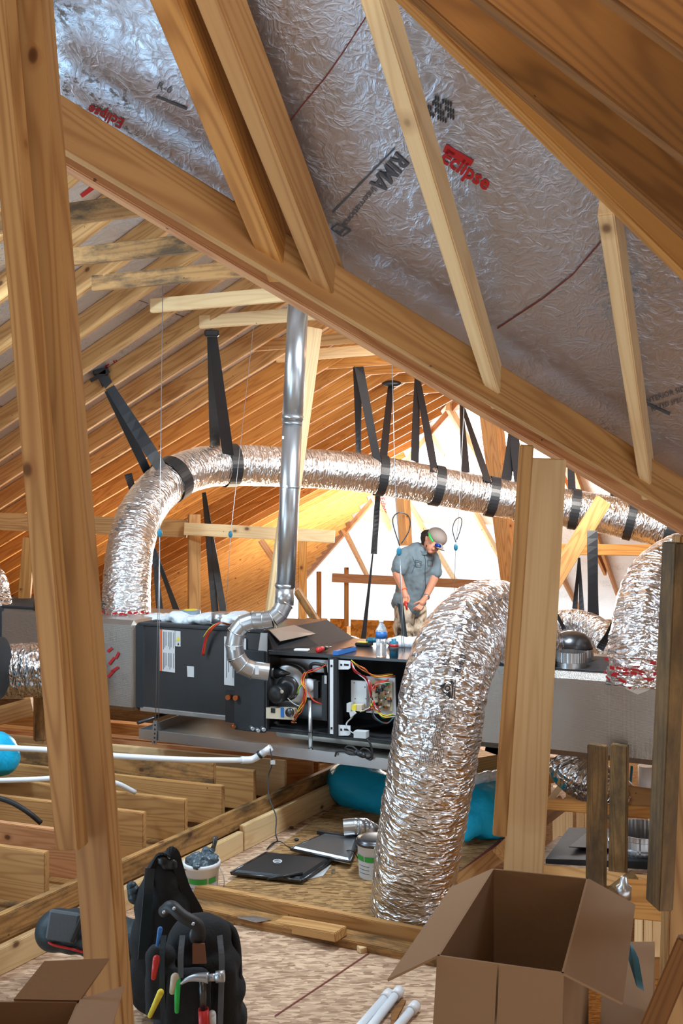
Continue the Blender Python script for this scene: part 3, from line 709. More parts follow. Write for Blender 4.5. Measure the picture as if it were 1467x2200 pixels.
# coil cabinet
coil = unit('coil_cabinet', 'dark grey coil cabinet with warning labels, left half of the air handler', 'hvac unit', .5, .35, .607)
UB().box((.455, .35, .887), (.91, .70, .56), bevel=.012).build('casing', 'cabinet_grey', coil)
UB().box((.0, .35, .887), (.09, .72, .575), bevel=.02).build('end_collar', 'mastic_black', coil, 'black mastic-coated end')
UB().box((.46, .02, 1.165), (.95, .06, .022), bevel=.006).build('top_seal', 'mastic_black', coil)
UB().box((.46, .01, .612), (.92, .04, .03), bevel=.004).build('bottom_rail', 'galvanized', coil)
UB().box((.835, -.008, .80), (.22, .03, .50), bevel=.006).build('corner_post', 'mastic_black', coil)
panel([(486, 1483), (534, 1487), (534, 1556), (486, 1550)], -.006, .012, 'access_panel', 'black_plastic', coil)
for zc in (0, 1):
    p = fr(494+zc*16, 1497+zc*1, -.02); UB().tube([p, p+V((0, -.03, 0))], .016, 16).build('pipe_stub', 'copper', coil)
lb = panel([(344, 1352), (376, 1355), (376, 1445), (344, 1441)], -.002, .003, 'warning_label', 'label_white', coil, 'white warning label with orange strip')
panel([(344, 1352), (348, 1352.4), (348, 1441.5), (344, 1441)], -.006, .001, 'label_strip', 'orange', lb)
for i in range(9):
    for (ya, yb) in ((1357, 1395), (1402, 1438)):
        if i % 4 == 3: continue
        x = 351+i*2.7; UB().prism([fr(x, ya+i*.25, -.0055), fr(x+.9, ya+i*.25, -.0055), fr(x+.9, yb-(i*7 % 5)*2, -.0055), fr(x, yb-(i*7 % 5)*2, -.0055)], (0, -.0008, 0)).build('print_line', 'ink_grey', lb)
lb = panel([(377, 1355), (388, 1356), (388, 1389), (377, 1388)], -.002, .003, 'hazard_label', 'label_white', coil)
panel([(378, 1376), (382.5, 1367), (387, 1377)], -.006, .001, 'hazard_triangle', 'yellow', lb)
panel([(381, 1386), (383, 1380), (385, 1386)], -.006, .001, 'flame_mark', 'ink_black', lb)
panel([(402, 1431), (417, 1432), (417, 1455), (403, 1454)], -.002, .003, 'rating_label', 'label_white', coil)
lb = panel([(482, 1367), (529, 1372), (529, 1476), (482, 1471)], -.0075, .003, 'data_label', 'label_white', coil)
for i in range(8):
    x = 486+i*4.6; UB().prism([fr(x, 1380+i*.4, -.0115), fr(x+1.2, 1380+i*.4, -.0115), fr(x+1.2, 1456-(i % 3)*12, -.0115), fr(x, 1456-(i % 3)*12, -.0115)], (0, -.0008, 0)).build('print_line', 'ink_grey', lb)
# wires hanging on the front
for k, (cm, o) in enumerate((('red', 0), ('red', 2.5), ('copper', 4.5))):
    pts = [RM @ fr(x+o, y, dd) for x, y, dd in ((490, 1342, .02), (470, 1338, -.05), (452, 1352, -.06), (440, 1375, -.04), (434, 1408, -.03))]
    wire('control_wire', pts, .004, cm, coil)
wire('control_wire', [RM @ fr(x, y, dd) for x, y, dd in ((492, 1340, .02), (470, 1338, -.05), (450, 1350, -.06), (437, 1368, -.05))], .003, 'yellow', coil)
for (x, y) in ((498, 1558), (538, 1562), (550, 1566), (562, 1564)):
    p = fr(x, y, -.03); UB().tube([p, p+V((.03, -.02, -.004))], .011, 12).build('drain_fitting', ('copper', 'galvanized')[x > 500], coil)

# transition hood between coil and furnace
hd = unit('transition_hood', 'sloping sheet-metal hood with a pale tape band, joining the cabinets', 'hvac part', .95, .4, 1.05)
a = [V((.90, .02, 1.05)), V((.98, .02, 1.05)), V((1.16, .30, 1.05)), V((1.22, .72, 1.05)), V((.86, .72, 1.05))]
b = [V((.86, .02, 1.165)), V((.93, .03, 1.165)), V((.98, .30, 1.17)), V((1.02, .70, 1.17)), V((.86, .70, 1.17))]
UB().hexa(a, b).build('hood_shell', 'cabinet_grey', hd)
UB().prism([V((.935, .045, 1.169)), V((.975, .30, 1.174)), V((1.10, .36, 1.118)), V((1.00, .07, 1.10))], (.004, -.002, .004)).build('tape_band', 'pan_metal', hd, 'pale tape band')
UB().prism([V((.885, -.0, 1.0)), V((.955, -.0, 1.0)), V((.955, -.0, 1.16)), V((.91, -.0, 1.16))], (0, -.01, 0)).build('side_flange', 'galvanized', hd)

# furnace: open-fronted cabinet
x0, x1, z0, z1, D = .955, 1.90, .575, 1.05, .71
fu = unit('furnace', 'open-fronted black furnace with blower, wires and circuit board exposed', 'hvac unit', 1.42, .35, .575)
for nm, c, sz, mt in (('top_plate', ((x0+x1)/2, D/2, z1), (x1-x0, D, .012), 'steel_dark'), ('bottom_plate', ((x0+x1)/2, D/2, z0), (x1-x0, D, .022), 'cabinet_inside'),
                      ('back_plate', ((x0+x1)/2, D*.62, (z0+z1)/2), (x1-x0, .01, z1-z0), 'cabinet_inside'), ('side_plate', (x0, D*.42, (z0+z1)/2), (.014, D*.9, z1-z0), 'cabinet_grey'),
                      ('side_plate', (x1, D*.42, (z0+z1)/2), (.014, D*.9, z1-z0), 'cabinet_grey')):
    UB().box(c, sz, bevel=.003).build(nm, mt, fu)
panel([(574, 1400), (880, 1417), (880, 1423), (574, 1405)], 0, .008, 'front_rail', 'cabinet_grey', fu)
panel([(574, 1566), (720, 1580), (880, 1598), (880, 1604), (720, 1586), (574, 1570)], 0, .008, 'front_rail', 'cabinet_grey', fu)
panel([(575, 1401), (579, 1401), (579, 1569), (575, 1568)], 0, .01, 'front_flange', 'cabinet_grey', fu)
panel([(709, 1412), (728, 1413), (728, 1581), (709, 1579)], -.002, .03, 'divider', 'cabinet_inside', fu)
dvs = panel([(709, 1417), (716, 1417), (716, 1577), (709, 1576)], -.032, .004, 'divider_strip', 'white_paint', fu)
for (xa, ya, xb, yb) in ((728, 1418, 753, 1438), (728, 1557, 753, 1580)):
    br = panel([(xa, ya), (xb, ya+2), (xb, yb-3), (xb-4, yb), (xa, yb)], -.01, .006, 'hinge_bracket', 'white_paint', fu)
    panel([(xa+11, ya+8), (xa+21, ya+9), (xa+21, ya+13), (xa+11, ya+12)], -.0165, .001, 'slot', 'cabinet_inside', br)
    panel([(xa+3, ya+8), (xa+7, ya+8.5), (xa+7, ya+13), (xa+3, ya+12.5)], -.0165, .001, 'slot', 'cabinet_inside', br)
for y in (1428, 1562): panel([(710, y), (714, y), (714, y+5), (710, y+5)], -.037, .001, 'screw_hole', 'cabinet_inside', fu)
# left bay
panel([(583, 1412), (706, 1418), (706, 1445), (583, 1440)], .16, .006, 'header_plate', 'galvanized', fu)
panel([(585, 1445), (703, 1452), (706, 1560), (640, 1562), (600, 1530)], .30, .01, 'burner_plate', 'galvanized', fu)
c = fr(628, 1473, .12)
sc_ = unit('x', '', '', 0, 0, 0); bpy.data.objects.remove(sc_)
YR = Matrix.Rotation(math.pi/2, 3, 'X')
bl = UB().lathe([(.02, -.0), (.135, -.0), (.14, .01), (.14, .055), (.13, .065), (.02, .065)], c, 36, YR).build('inducer_housing', 'galvanized', fu)
c2 = fr(606, 1487, .05); UB().lathe([(.012, 0), (.05, 0), (.056, .01), (.056, .08), (.045, .09), (.012, .09)], c2, 28, YR).build('inducer_motor', 'black_plastic', fu)
UB().lathe([(.004, 0), (.011, 0), (.011, .006), (.004, .006)], fr(606, 1486, -.042), 12, YR).build('motor_shaft', 'beige_part', fu)
UB().lathe([(.035, 0), (.075, 0), (.075, .02), (.035, .02)], fr(620, 1478, .06), 28, YR).build('motor_mount', 'steel_dark', fu)
ca, cb = fr(580, 1444, .06), fr(594, 1445, .06); ce = fr(627, 1447, .06)
UB().tube([ca, cb], [.044, .044], 24).build('flue_collar', 'steel_dark', fu); UB().tube([cb, ce], [.04, .003], 24).build('flue_cone', 'steel_dark', fu)
c3 = fr(666, 1471, .04); UB().lathe([(.004, 0), (.038, 0), (.041, .008), (.038, .03), (.004, .03)], c3, 28, YR).build('pressure_switch', 'white_paint', fu)
panel([(656, 1458), (680, 1460), (680, 1498), (658, 1497)], .06, .02, 'gas_valve', 'label_white', fu)
panel([(678, 1462), (688, 1463), (688, 1499), (678, 1498)], .04, .03, 'valve_block', 'black_plastic', fu)
hose = [RM @ fr(x, y, dd) for x, y, dd in ((669, 1448, .06), (667, 1432, .02), (674, 1426, .0), (690, 1428, .0), (698, 1433, .02), (700, 1450, .05))]
wire('drain_hose', hose, .011, 'black_rubber', fu, seg=12)
panel([(696, 1450), (707, 1451), (707, 1546), (696, 1545)], .02, .03, 'condensate_box', 'black_plastic', fu)
panel([(697, 1451), (702, 1451.5), (702, 1469), (697, 1468.5)], -.012, .001, 'small_label', 'label_white', fu)
bb = panel([(580, 1517), (638, 1521), (638, 1543), (600, 1541), (580, 1540)], .02, .05, 'ignition_module', 'beige_part', fu)
panel([(582, 1521), (591, 1522), (591, 1532), (582, 1531)], -.031, .002, 'socket', 'black_plastic', bb)
panel([(603, 1519.6), (610, 1520), (610, 1541), (603, 1540.6)], -.031, .002, 'blue_label', 'blue', bb)
UB().lathe([(.003, 0), (.026, 0), (.026, .02), (.003, .02)], fr(624, 1530, -.03), 20, YR).build('relay', 'steel_dark', bb)
UB().tube([fr(592, 1551, .1), fr(588, 1562, .06)], .03, 20).build('trap', 'black_rubber', fu)
rnd = random.Random(5)
def bundle(pts, cols, n_, spread, r=.0028, dd=0.0):
    for k in range(n_):
        o = [(rnd.uniform(-spread, spread), rnd.uniform(-spread, spread), rnd.uniform(-.012, .012)) for _ in pts]
        wire('wire', [RM @ fr(x+a_, y+b_, d_+c_+dd) for (x, y, d_), (a_, b_, c_) in zip(pts, o)], r, cols[k % len(cols)], fu, seg=5, n=5)
bundle([(655, 1445, 0), (650, 1462, 0), (655, 1480, -.01), (654, 1500, -.01), (645, 1525, 0), (632, 1540, -.02)], ['red', 'orange', 'red', 'yellow'], 8, 3.5)
bundle([(662, 1486, 0), (668, 1500, -.01), (680, 1508, 0), (700, 1513, 0)], ['red', 'orange'], 3, 2)
bundle([(660, 1445, 0), (680, 1438, 0), (700, 1430, 0)], ['red', 'copper', 'orange'], 4, 3)
bundle([(640, 1530, -.02), (634, 1545, -.02), (628, 1550, -.02), (640, 1552, -.01)], ['copper', 'black_rubber'], 3, 3)
bundle([(618, 1500, -.02), (630, 1510, -.02), (645, 1518, 0)], ['label_white'], 1, 1)
bundle([(655, 1468, .0), (645, 1475, .0), (640, 1490, .0)], ['yellow', 'green'], 3, 3)
# right bay
panel([(730, 1420), (737, 1420), (737, 1575), (730, 1575)], .1, .06, 'bay_wall', 'cabinet_grey', fu)
wp = panel([(757, 1460), (790, 1463), (790, 1527), (757, 1522)], .08, .02, 'mounting_plate', 'white_paint', fu)
for (x, y) in ((760, 1466), (783, 1475), (762, 1500), (785, 1500), (775, 1518)): panel([(x, y), (x+2, y), (x+2, y+2), (x, y+2)], .059, .001, 'hole', 'cabinet_inside', wp)
panel([(788, 1452), (850, 1456), (852, 1536), (788, 1530)], .10, .012, 'board_tray', 'white_paint', fu)
cbd = panel([(797, 1460), (843, 1463), (844, 1528), (797, 1524)], .08, .006, 'circuit_board', 'board_tan', fu)
for k in range(46):
    x, y = rnd.uniform(800, 837), rnd.uniform(1465, 1519); w_, h_ = rnd.choice(((3, 3), (5, 3), (3, 8), (7, 5), (2, 5))); hh = rnd.choice((.008, .015, .022))
    panel([(x, y), (x+w_, y), (x+w_, y+h_), (x, y+h_)], .073, hh, 'component', rnd.choice(('black_plastic', 'black_plastic', 'label_white', 'copper', 'beige_part', 'steel_dark', 'green')), cbd)
panel([(752, 1508), (761, 1508), (761, 1527), (752, 1526)], .06, .05, 'door_switch', 'label_white', fu)
tr = panel([(762, 1512), (771, 1512), (771, 1524), (762, 1523)], .04, .045, 'transformer', 'yellow', fu); panel([(770, 1511), (784, 1512), (784, 1525), (770, 1524)], .05, .05, 'transformer_core', 'beige_part', fu)
jb = panel([(767, 1567), (793, 1569), (793, 1583), (767, 1581)], .02, .05, 'junction_box', 'label_white', fu)
panel([(753, 1529), (762, 1526), (766, 1532), (756, 1541)], .0, .02, 'plug', 'label_white', fu)
bundle([(754, 1424, 0), (765, 1442, 0), (785, 1458, .02), (795, 1480, .02), (798, 1500, .02)], ['red', 'label_white', 'red', 'black_rubber'], 7, 3)
bundle([(754, 1422, 0), (780, 1438, 0), (805, 1452, .02), (845, 1450, .04)], ['copper', 'yellow', 'orange', 'black_rubber'], 5, 4)
bundle([(792, 1465, .02), (800, 1480, .01), (810, 1468, .02), (836, 1462, .03)], ['orange', 'label_white', 'red'], 4, 5)
bundle([(800, 1500, .0), (800, 1515, 0), (790, 1525, 0), (772, 1526, 0)], ['black_rubber', 'red', 'yellow', 'label_white'], 7, 4)
bundle([(800, 1510, 0), (808, 1525, 0), (825, 1540, 0), (848, 1536, .02)], ['yellow', 'yellow', 'red', 'label_white', 'green'], 8, 4)
bundle([(802, 1505, 0), (806, 1520, -.01), (815, 1528, -.01)], ['red', 'red', 'label_white'], 4, 3)
bundle([(800, 1525, 0), (805, 1545, 0), (830, 1556, 0), (846, 1540, .02)], ['teal', 'black_rubber', 'copper'], 3, 3)
bundle([(758, 1540, -.01), (744, 1555, -.01), (752, 1570, -.01), (766, 1578, .0)], ['label_white'], 2, .6, .003)

# drain pan
pn = unit('drain_pan', 'wide shallow galvanized drain pan hanging under the furnace', 'drain pan', 1.0, .3, .47)
px0, px1, pd0, pd1 = .14, 2.1, -.20, .78
UB().box(((px0+px1)/2, (pd0+pd1)/2, .475), (px1-px0, pd1-pd0, .006)).build('pan_base', 'pan_metal', pn)
for c, sz, nm in ((((px0+px1)/2, pd0, .505), (px1-px0, .004, .062), 'pan_lip'), (((px0+px1)/2, pd1, .525), (px1-px0, .004, .10), 'pan_lip'), ((px0, (pd0+pd1)/2, .505), (.004, pd1-pd0, .062), 'pan_lip'), ((px1, (pd0+pd1)/2, .505), (.004, pd1-pd0, .062), 'pan_lip')):
    UB().box(c, sz).build(nm, 'galvanized', pn)
UB().prism([V((.95, .12, .50)), V((2.05, .12, .50)), V((2.05, .10, .585)), V((.95, .10, .585))], (0, .004, 0)).build('inner_flange', 'pan_metal', pn)
UB().tube([V((.10, .78, .56)), V((.10, -.16, .56))], .012, 4).build('support_angle', 'steel_dark', pn)
hgr = unit('perforated_hanger', 'blue-grey perforated strap holding the left corner of the drain pan', 'bracket', .2, -.21, .46)
ph = panel([(330, 1548), (338, 1548), (336, 1598), (326, 1597)], -.21, .004, 'strap_plate', 'galvanized', hgr)
for k in range(5): panel([(331.5-k*.3, 1556+k*9), (334.5-k*.3, 1556+k*9), (334.5-k*.3, 1560+k*9), (331.5-k*.3, 1560+k*9)], -.2145, .001, 'hole', 'ink_black', ph)
for (x, y) in ((430, 1588), (448, 1590)): pass
kp = unit('water_pump', 'small shiny fitting lying in the drain pan', 'fitting', .7, -.05, .48)
UB().capsule(fr(430, 1588, -.03), fr(452, 1590, -.03), .022, .02).build('fitting_body', 'galvanized', kp); UB().capsule(fr(455, 1590, -.03), fr(470, 1598, -.03), .010, .006).build('fitting_tail', 'copper', kp)
# gas riser
gp = unit('gas_pipe', 'upright steel gas pipe in front of the furnace with an elbow at its foot', 'pipe', 1.25, -.02, .49)
UB().tube([fr(666, 1505, .0), fr(667, 1612, -.06)], .0125, 16).build('riser', 'galvanized', gp)
UB().tube([fr(667, 1570, -.045), fr(667, 1574, -.045)], .015, 16).build('coupling', 'steel_dark', gp)
UB().capsule(fr(667, 1612, -.06), fr(667, 1622, -.06), .018, .018).capsule(fr(667, 1620, -.06), fr(680, 1622, -.07), .016, .014).build('pipe_elbow', 'steel_dark', gp)
yl = wire('gas_hose', [RM @ fr(x, y, -.12) for x, y in ((690, 1622), (740, 1625), (790, 1630), (850, 1637))], .012, 'yellow', None, 'yellow gas hose running along the pan toward the big duct', 'hose', seg=10)
cd = wire('power_cord', [RM @ fr(x, y, -.22) for x, y in ((720, 1625), (724, 1615), (738, 1613), (750, 1620), (772, 1622), (790, 1628), (798, 1622), (792, 1612), (780, 1608), (768, 1618), (756, 1612), (742, 1608), (748, 1603), (760, 1606), (775, 1620), (795, 1632), (800, 1622), (796, 1600), (788, 1588))], .006, 'black_rubber', None, 'coiled grey power cord lying on the pan edge below the circuit board', 'cord')
UB().capsule(fr(766, 1617, -.235), fr(780, 1623, -.235), .016, .016).build('cord_tie', 'strap_black', cd)
# condensate line
pv = thing('drain_line', 'white plastic drain pipe with an elbow ending at the pan', 'pipe', W(300, 1640, 5.5))
MB().tube(smooth_path([W(-60, 1604, 4.95), W(100, 1611, 5.0), W(250, 1624, 5.05), W(400, 1632, 5.15), W(520, 1633, 5.25)], 6), .0155, 18).build('long_pipe', 'pvc', pv)
MB().tube(smooth_path([W(518, 1633, 5.25), W(540, 1632, 5.28), W(556, 1624, 5.27), W(574, 1612, 5.26)], 5), .02, 18).build('pipe_elbow', 'pvc', pv)
MB().tube([W(556, 1623, 5.26), W(560, 1620, 5.26)], .024, 18).build('coupling_ring', 'black_plastic', pv); MB().tube([W(566, 1618, 5.255), W(582, 1606, 5.25)], .02, 18).build('float_switch', 'white_plastic', pv)
MB().tube(smooth_path([W(-60, 1678, 4.7), W(60, 1675, 4.75), W(150, 1671, 4.8), (W(240, 1680, 4.9)), W(290, 1702, 5.0)], 6), .013, 16).build('drain_tube', 'pvc', None, 'thin white pipe lying on the joists below the drain line', 'pipe')
MB().tube(smooth_path([W(-40, 1705, 4.7), W(20, 1722, 4.7), W(60, 1745, 4.7), W(88, 1768, 4.72)], 6), .013, 14).build('rubber_hose', 'black_rubber', None, 'black hose lying across the joists at the left edge', 'hose')
sw = [W(580, 1608, 5.22), W(584, 1632, 5.2), W(583, 1648, 5.2), W(577, 1665, 5.2), W(576, 1700, 5.15), (W(582, 1725, 5.1)), W(593, 1755, 5.05), W(592, 1790, 5.0), W(596, 1805, 4.95)]
cw = wire('thin_wire', sw, .0035, 'black_rubber', None, 'thin black wire with a white tag dangling from the drain pipe to the deck', 'wire')
MB().box(W(586, 1638, 5.18), (.026, .003, .022)).build('wire_tag', 'label_white', cw)
wire('loose_wire', [floor_pt(596, 1806, .01), floor_pt(573, 1825, .02), floor_pt(585, 1812, .02), floor_pt(602, 1808, .01), floor_pt(620, 1820, .015), floor_pt(660, 1832, .04), floor_pt(700, 1838, .05), floor_pt(735, 1830, .06), floor_pt(757, 1828, .08), floor_pt(770, 1845, .02)], .003, 'black_rubber', None, 'thin black wire trailing over the loose furnace doors', 'wire')

# flue pipe
fp = thing('flue_pipe', 'shiny round metal flue pipe rising from the furnace to the ties', 'flue pipe', G(.9, -.1, 1.0))
YF = 5.52
def seg_pipe(pts, r, name='pipe_section', mat='galvanized'):
    MB().tube(pts, r, 28, caps=True).build(name, mat, fp)
seg_pipe([W(641, 640, YF), W(628, 905, YF)], .062); seg_pipe([W(628.5, 895, YF), W(613, 1262, YF)], .0585)
seg_pipe([W(628.6, 893, YF), W(628.2, 902, YF)], .065, 'seam_ring'); seg_pipe([W(628, 908, YF), W(627.8, 913, YF)], .061, 'seam_ring'); seg_pipe([W(623, 1045, YF), W(622.9, 1049, YF)], .060, 'seam_ring')
seg_pipe([W(612, 1255, YF), W(611.5, 1262, YF)], .061, 'seam_ring'); seg_pipe([W(612, 1262, YF), W(610, 1300, YF-.02)], .057)
el = [W(610, 1298, YF-.02), W(600, 1318, YF-.04), W(585, 1330, YF-.05), W(566, 1333, YF-.05), W(545, 1333, YF-.04), W(524, 1340, YF-.03), W(508, 1358, YF-.02), W(503, 1385, YF-.02), W(507, 1410, YF-.01), W(521, 1430, YF), W(543, 1440, YF+.01), W(577, 1444, YF+.02)]
rr = .053
for (i, j) in ((0, 2), (2, 4), (4, 6), (6, 8), (8, 10), (10, 11)):
    def bis(k):
        a_ = (el[k]-el[max(k-1, 0)]); b_ = (el[min(k+1, len(el)-1)]-el[k]); q = (a_.normalized() if a_.length else V())+(b_.normalized() if b_.length else V()); return q.normalized()
    MB().tube(el[i:j+1], rr, 30, caps=False).build('elbow_gore', 'galvanized', fp)
    for k in range(i, j):
        d = bis(k); MB().tube([el[k]-d*.0025, el[k]+d*.0025], [rr+.0035]*2, 30).build('seam_ring', 'galvanized', fp)
for (x, y, w_, h_) in ((614, 1045, 7, 5), (608, 940, 4, 6), (500, 1392, 12, 9), (555, 1322, 10, 8), (552, 1440, 8, 18)):
    MB().box(W(x, y, YF-.085), (w_*YF/F, .003, h_*YF/F)).build('sticker', 'label_white', fp)

# insulated plenums
pl = unit('foil_plenum', 'foil-wrapped plenum between the big left post and the coil cabinet', 'duct', -.2, .35, .62)
UB().box((-.29, .36, .885), (.50, .74, .60), bevel=.03).build('insulation_wrap', 'foil_board', pl)
pl2 = unit('foil_plenum', 'foil-wrapped plenum with a black mastic band at the far left', 'duct', -1.2, .4, .75)
UB().box((-1.35, .5, 1.02), (1.3, .7, .36), bevel=.03).build('insulation_wrap', 'foil_board', pl2)
UB().box((-1.52, .49, 1.02), (.34, .72, .38), bevel=.03).build('mastic_band', 'mastic_black', pl2); UB().box((-1.2, .5, 1.205), (1.2, .66, .02), bevel=.006).build('mastic_top', 'mastic_black', pl2)
pr = unit('foil_plenum', 'long foil-wrapped plenum box on the right, behind the centre post', 'duct', 2.9, .35, .61)
UB().box((2.79, .36, .83), (1.72, .76, .45), bevel=.035).build('insulation_wrap', 'foil_board', pr)
UB().box((2.55, .3, 1.058), (1.0, .5, .012), bevel=.004).build('mastic_patch', 'mastic_black', pr)
def collar(L, d, z, r, h, label, mat='galvanized', par=None):
    c = G(L, d, z); t = par or thing('duct_collar', label, 'duct collar', c)
    n_ = 60; b = MB(); prof = [(r, 0), (r*1.0, h*.35), (r*1.03, h*.38), (r*1.03, h)]
    seg = 72; rings = []
    for ri, zi in prof+[(r*.98, h), (r*.95, h*.4), (r*.95, 0)]:
        rings.append([b.bm.verts.new(c+V((math.cos(2*math.pi*k/seg)*ri*(1+(.018*(k % 2) if zi > h*.37 else 0)), math.sin(2*math.pi*k/seg)*ri*(1+(.018*(k % 2) if zi > h*.37 else 0)), zi))) for k in range(seg)])
    for i in range(len(rings)-1):
        for k in range(seg): b.face((rings[i][k], rings[i][(k+1) % seg], rings[i+1][(k+1) % seg], rings[i+1][k]))
    b.build('crimped_ring', mat, t); return t
cc = RI @ W(1228, 1418, 5.05); c4 = collar(cc.x, .12, 1.06, .078, .085, 'small crimped round collar on top of the right plenum')
cc2 = collar(cc.x-.045, .36, 1.06, .115, .07, 'larger collar under the black dome, on the right plenum')
MB().lathe([(.118, 0), (.12, .008), (.105, .045), (.075, .078), (.03, .093), (.002, .096)], G(cc.x-.045, .36, 1.132), 40).build('vent_dome', 'steel_dark', None, 'dark round metal dome resting on the larger collar', 'dome')
cc3 = RI @ W(1090, 1400, 5.3); collar(cc3.x+.02, .26, 1.06, .15, .10, 'crimped collar where the big foreground duct ends')
collar(cc.x-.3, .3, .56, .12, .05, 'collar under the right plenum, left of the centre post')
# ---------------------------------------------------------------- flexible foil ducts
def flex_duct(pts, r, label, wob=.011, step=.014, seg=64, phase=0.0, cat='duct', name='flexible_duct', ends=None, fmat='flex'):
    path = resample(smooth_path(pts, 10), step); n = len(path)
    rad = [r]*n
    if ends:
        for i in range(n):
            s_ = i/(n-1)
            for (a, b, k) in ends:
                if a <= s_ <= b: rad[i] = r*(1+(k-1)*math.sin(math.pi*(s_-a)/(b-a)))
    t = thing(name, label, cat, (pts[0].x, pts[0].y, min(p.z for p in pts)-r))
    MB().tube(path, rad, seg, uvs=True, wob=wob, phase=phase, wfreq=7).build('foil_jacket', fmat, t)
    return t, path
big, bigp = flex_duct([W(884, 1965, 4.42)-zz*.0, W(888, 1900, 4.40), W(905, 1780, 4.32), W(925, 1660, 4.25), W(945, 1540, 4.25), W(966, 1440, 4.32), W(1000, 1368, 4.48), W(1046, 1330, 4.72), W(1090, 1335, 4.98), W(1122, 1365, 5.15), W(1138, 1400, 5.25), W(1140, 1425, 5.28)], .197,
                      'huge crinkled silver flexible duct standing on the deck in the foreground, lettered 12"', wob=.015, phase=3)
upr, upp = flex_duct([W(272, 1345, 6.62), W(272, 1270, 6.65), W(280, 1180, 6.75), W(302, 1105, 6.95), W(345, 1048, 7.2), W(405, 1012, 7.45), W(480, 1000, 7.7), W(600, 1003, 7.9), W(720, 1010, 8.05), W(820, 1022, 8.15), W(920, 1040, 8.2), W(1020, 1060, 8.25), W(1120, 1078, 8.25), W(1240, 1095, 8.2), W(1350, 1116, 8.1), W(1450, 1142, 8.0), W(1530, 1170, 7.9)], .168,
                     'long silver flexible duct rising at the left and crossing under the roof', wob=.007, step=.022, seg=48, phase=9, fmat='flex_far')
rgt, rgp = flex_duct([W(1372, 1478, 4.72), W(1374, 1430, 4.74), W(1378, 1370, 4.8), W(1392, 1300, 4.9), W(1425, 1238, 5.05), W(1480, 1200, 5.2), W(1560, 1180, 5.3)], .160,
                     'crinkled silver flexible duct bending up from the right end of the plenum', wob=.016, phase=21)
lft, lfp = flex_duct([W(-90, 1440, 6.0), W(0, 1442, 6.0), W(60, 1440, 6.02), W(110, 1438, 6.06), W(160, 1434, 6.1)], .172, 'horizontal silver flexible duct at the left edge, passing behind the big left post', wob=.012, phase=31)
lf2, _ = flex_duct([W(-20, 1330, 6.9), W(-18, 1290, 6.95), W(-34, 1245, 7.0), W(-90, 1220, 7.1)], .14, 'end of a silver flexible duct rising at the far left edge', phase=41)
bk1, _ = flex_duct([W(640, 1400, 7.6), W(700, 1385, 7.7), W(760, 1395, 7.8), W(800, 1420, 7.8)], .10, 'silver duct lying behind the furnace, only its top showing', phase=51)
bk2, _ = flex_duct([W(1150, 1375, 6.6), W(1200, 1348, 6.6), W(1260, 1350, 6.5), W(1310, 1385, 6.3), W(1330, 1430, 6.2)], .115, 'silver duct lying behind the round collars of the right plenum', phase=61)
lw, _ = flex_duct([W(1215, 1625, 5.3), W(1235, 1660, 5.25), W(1290, 1690, 5.2), W(1330, 1720, 5.2)], .12, 'silver boot hanging below the right plenum behind the moldy studs', phase=71, wob=.008)
MB().tube([W(2, 1435, 5.7), W(-30, 1435, 5.7)], .19, 32).build('duct_end_cap', 'mastic_black', None, 'black round duct end at the extreme left edge', 'duct')
# foil tape skirts with red print where the ducts meet the plenums
def skirt(path, i0, r, parent, n_=14, seed=1):
    rr_ = random.Random(seed); b = MB(); c = path[i0]
    for k in range(n_):
        a = math.pi*(1.05+.9*k/n_)+rr_.uniform(-.05, .05); d = V((math.cos(a), math.sin(a), 0)); s_ = V((-d.y, d.x, 0))
        z0_ = rr_.uniform(.0, .05); p = c+d*(r+.012)+zz*z0_; w1, h1 = rr_.uniform(.010, .022), rr_.uniform(.004, .009); t_ = (s_+zz*rr_.uniform(-.6, .3)).normalized(); u_ = d.cross(t_)
        b.hexa([p-t_*w1-u_*h1, p+t_*w1-u_*h1, p+t_*w1+u_*h1, p-t_*w1+u_*h1], [q+d*.002 for q in (p-t_*w1-u_*h1, p+t_*w1-u_*h1, p+t_*w1+u_*h1, p-t_*w1+u_*h1)])
    b.build('red_print', 'ink_red', parent)
skirt(upp, 3, .172, upr, 16, 2); skirt(rgp, 4, .166, rgt, 18, 3); skirt(rgp, 8, .166, rgt, 12, 5)
for (x, y, a, s_) in ((240, 1420, -.9, 1), (247, 1438, -.6, 1), (238, 1448, -.8, 1), (252, 1408, -1.1, .8), (236, 1396, -.7, .7)):
    dx, dy = math.cos(a)*9*s_, math.sin(a)*9*s_
    q = [(x-dx-2, y-dy-2), (x+dx-2, y+dy-2), (x+dx+2, y+dy+2), (x-dx+2, y-dy+2)]
    UB().prism([fr(*k, -.016) for k in q], (0, -.002, 0)).build('red_print', 'ink_red', pl)
tp = UB(); tp.prism([fr(1330, 1455, -.03), fr(1420, 1463, -.03), fr(1395, 1482, -.032), (fr(1370, 1492, -.032)), fr(1345, 1480, -.032)], (0, -.004, 0)); tp.build('foil_tape', 'flex', pr)
for (x, y, a) in ((1340, 1462, .9), (1350, 1474, .8), (1366, 1478, -.6), (1384, 1472, -.6), (1398, 1468, -.5)):
    dx, dy = math.cos(a)*7, math.sin(a)*7; q = [(x-dx-2, y-dy+2), (x+dx-2, y+dy+2), (x+dx+2, y+dy-2), (x-dx+2, y-dy-2)]
    UB().prism([fr(*k, -.036) for k in q], (0, -.002, 0)).build('red_print', 'ink_red', pr)

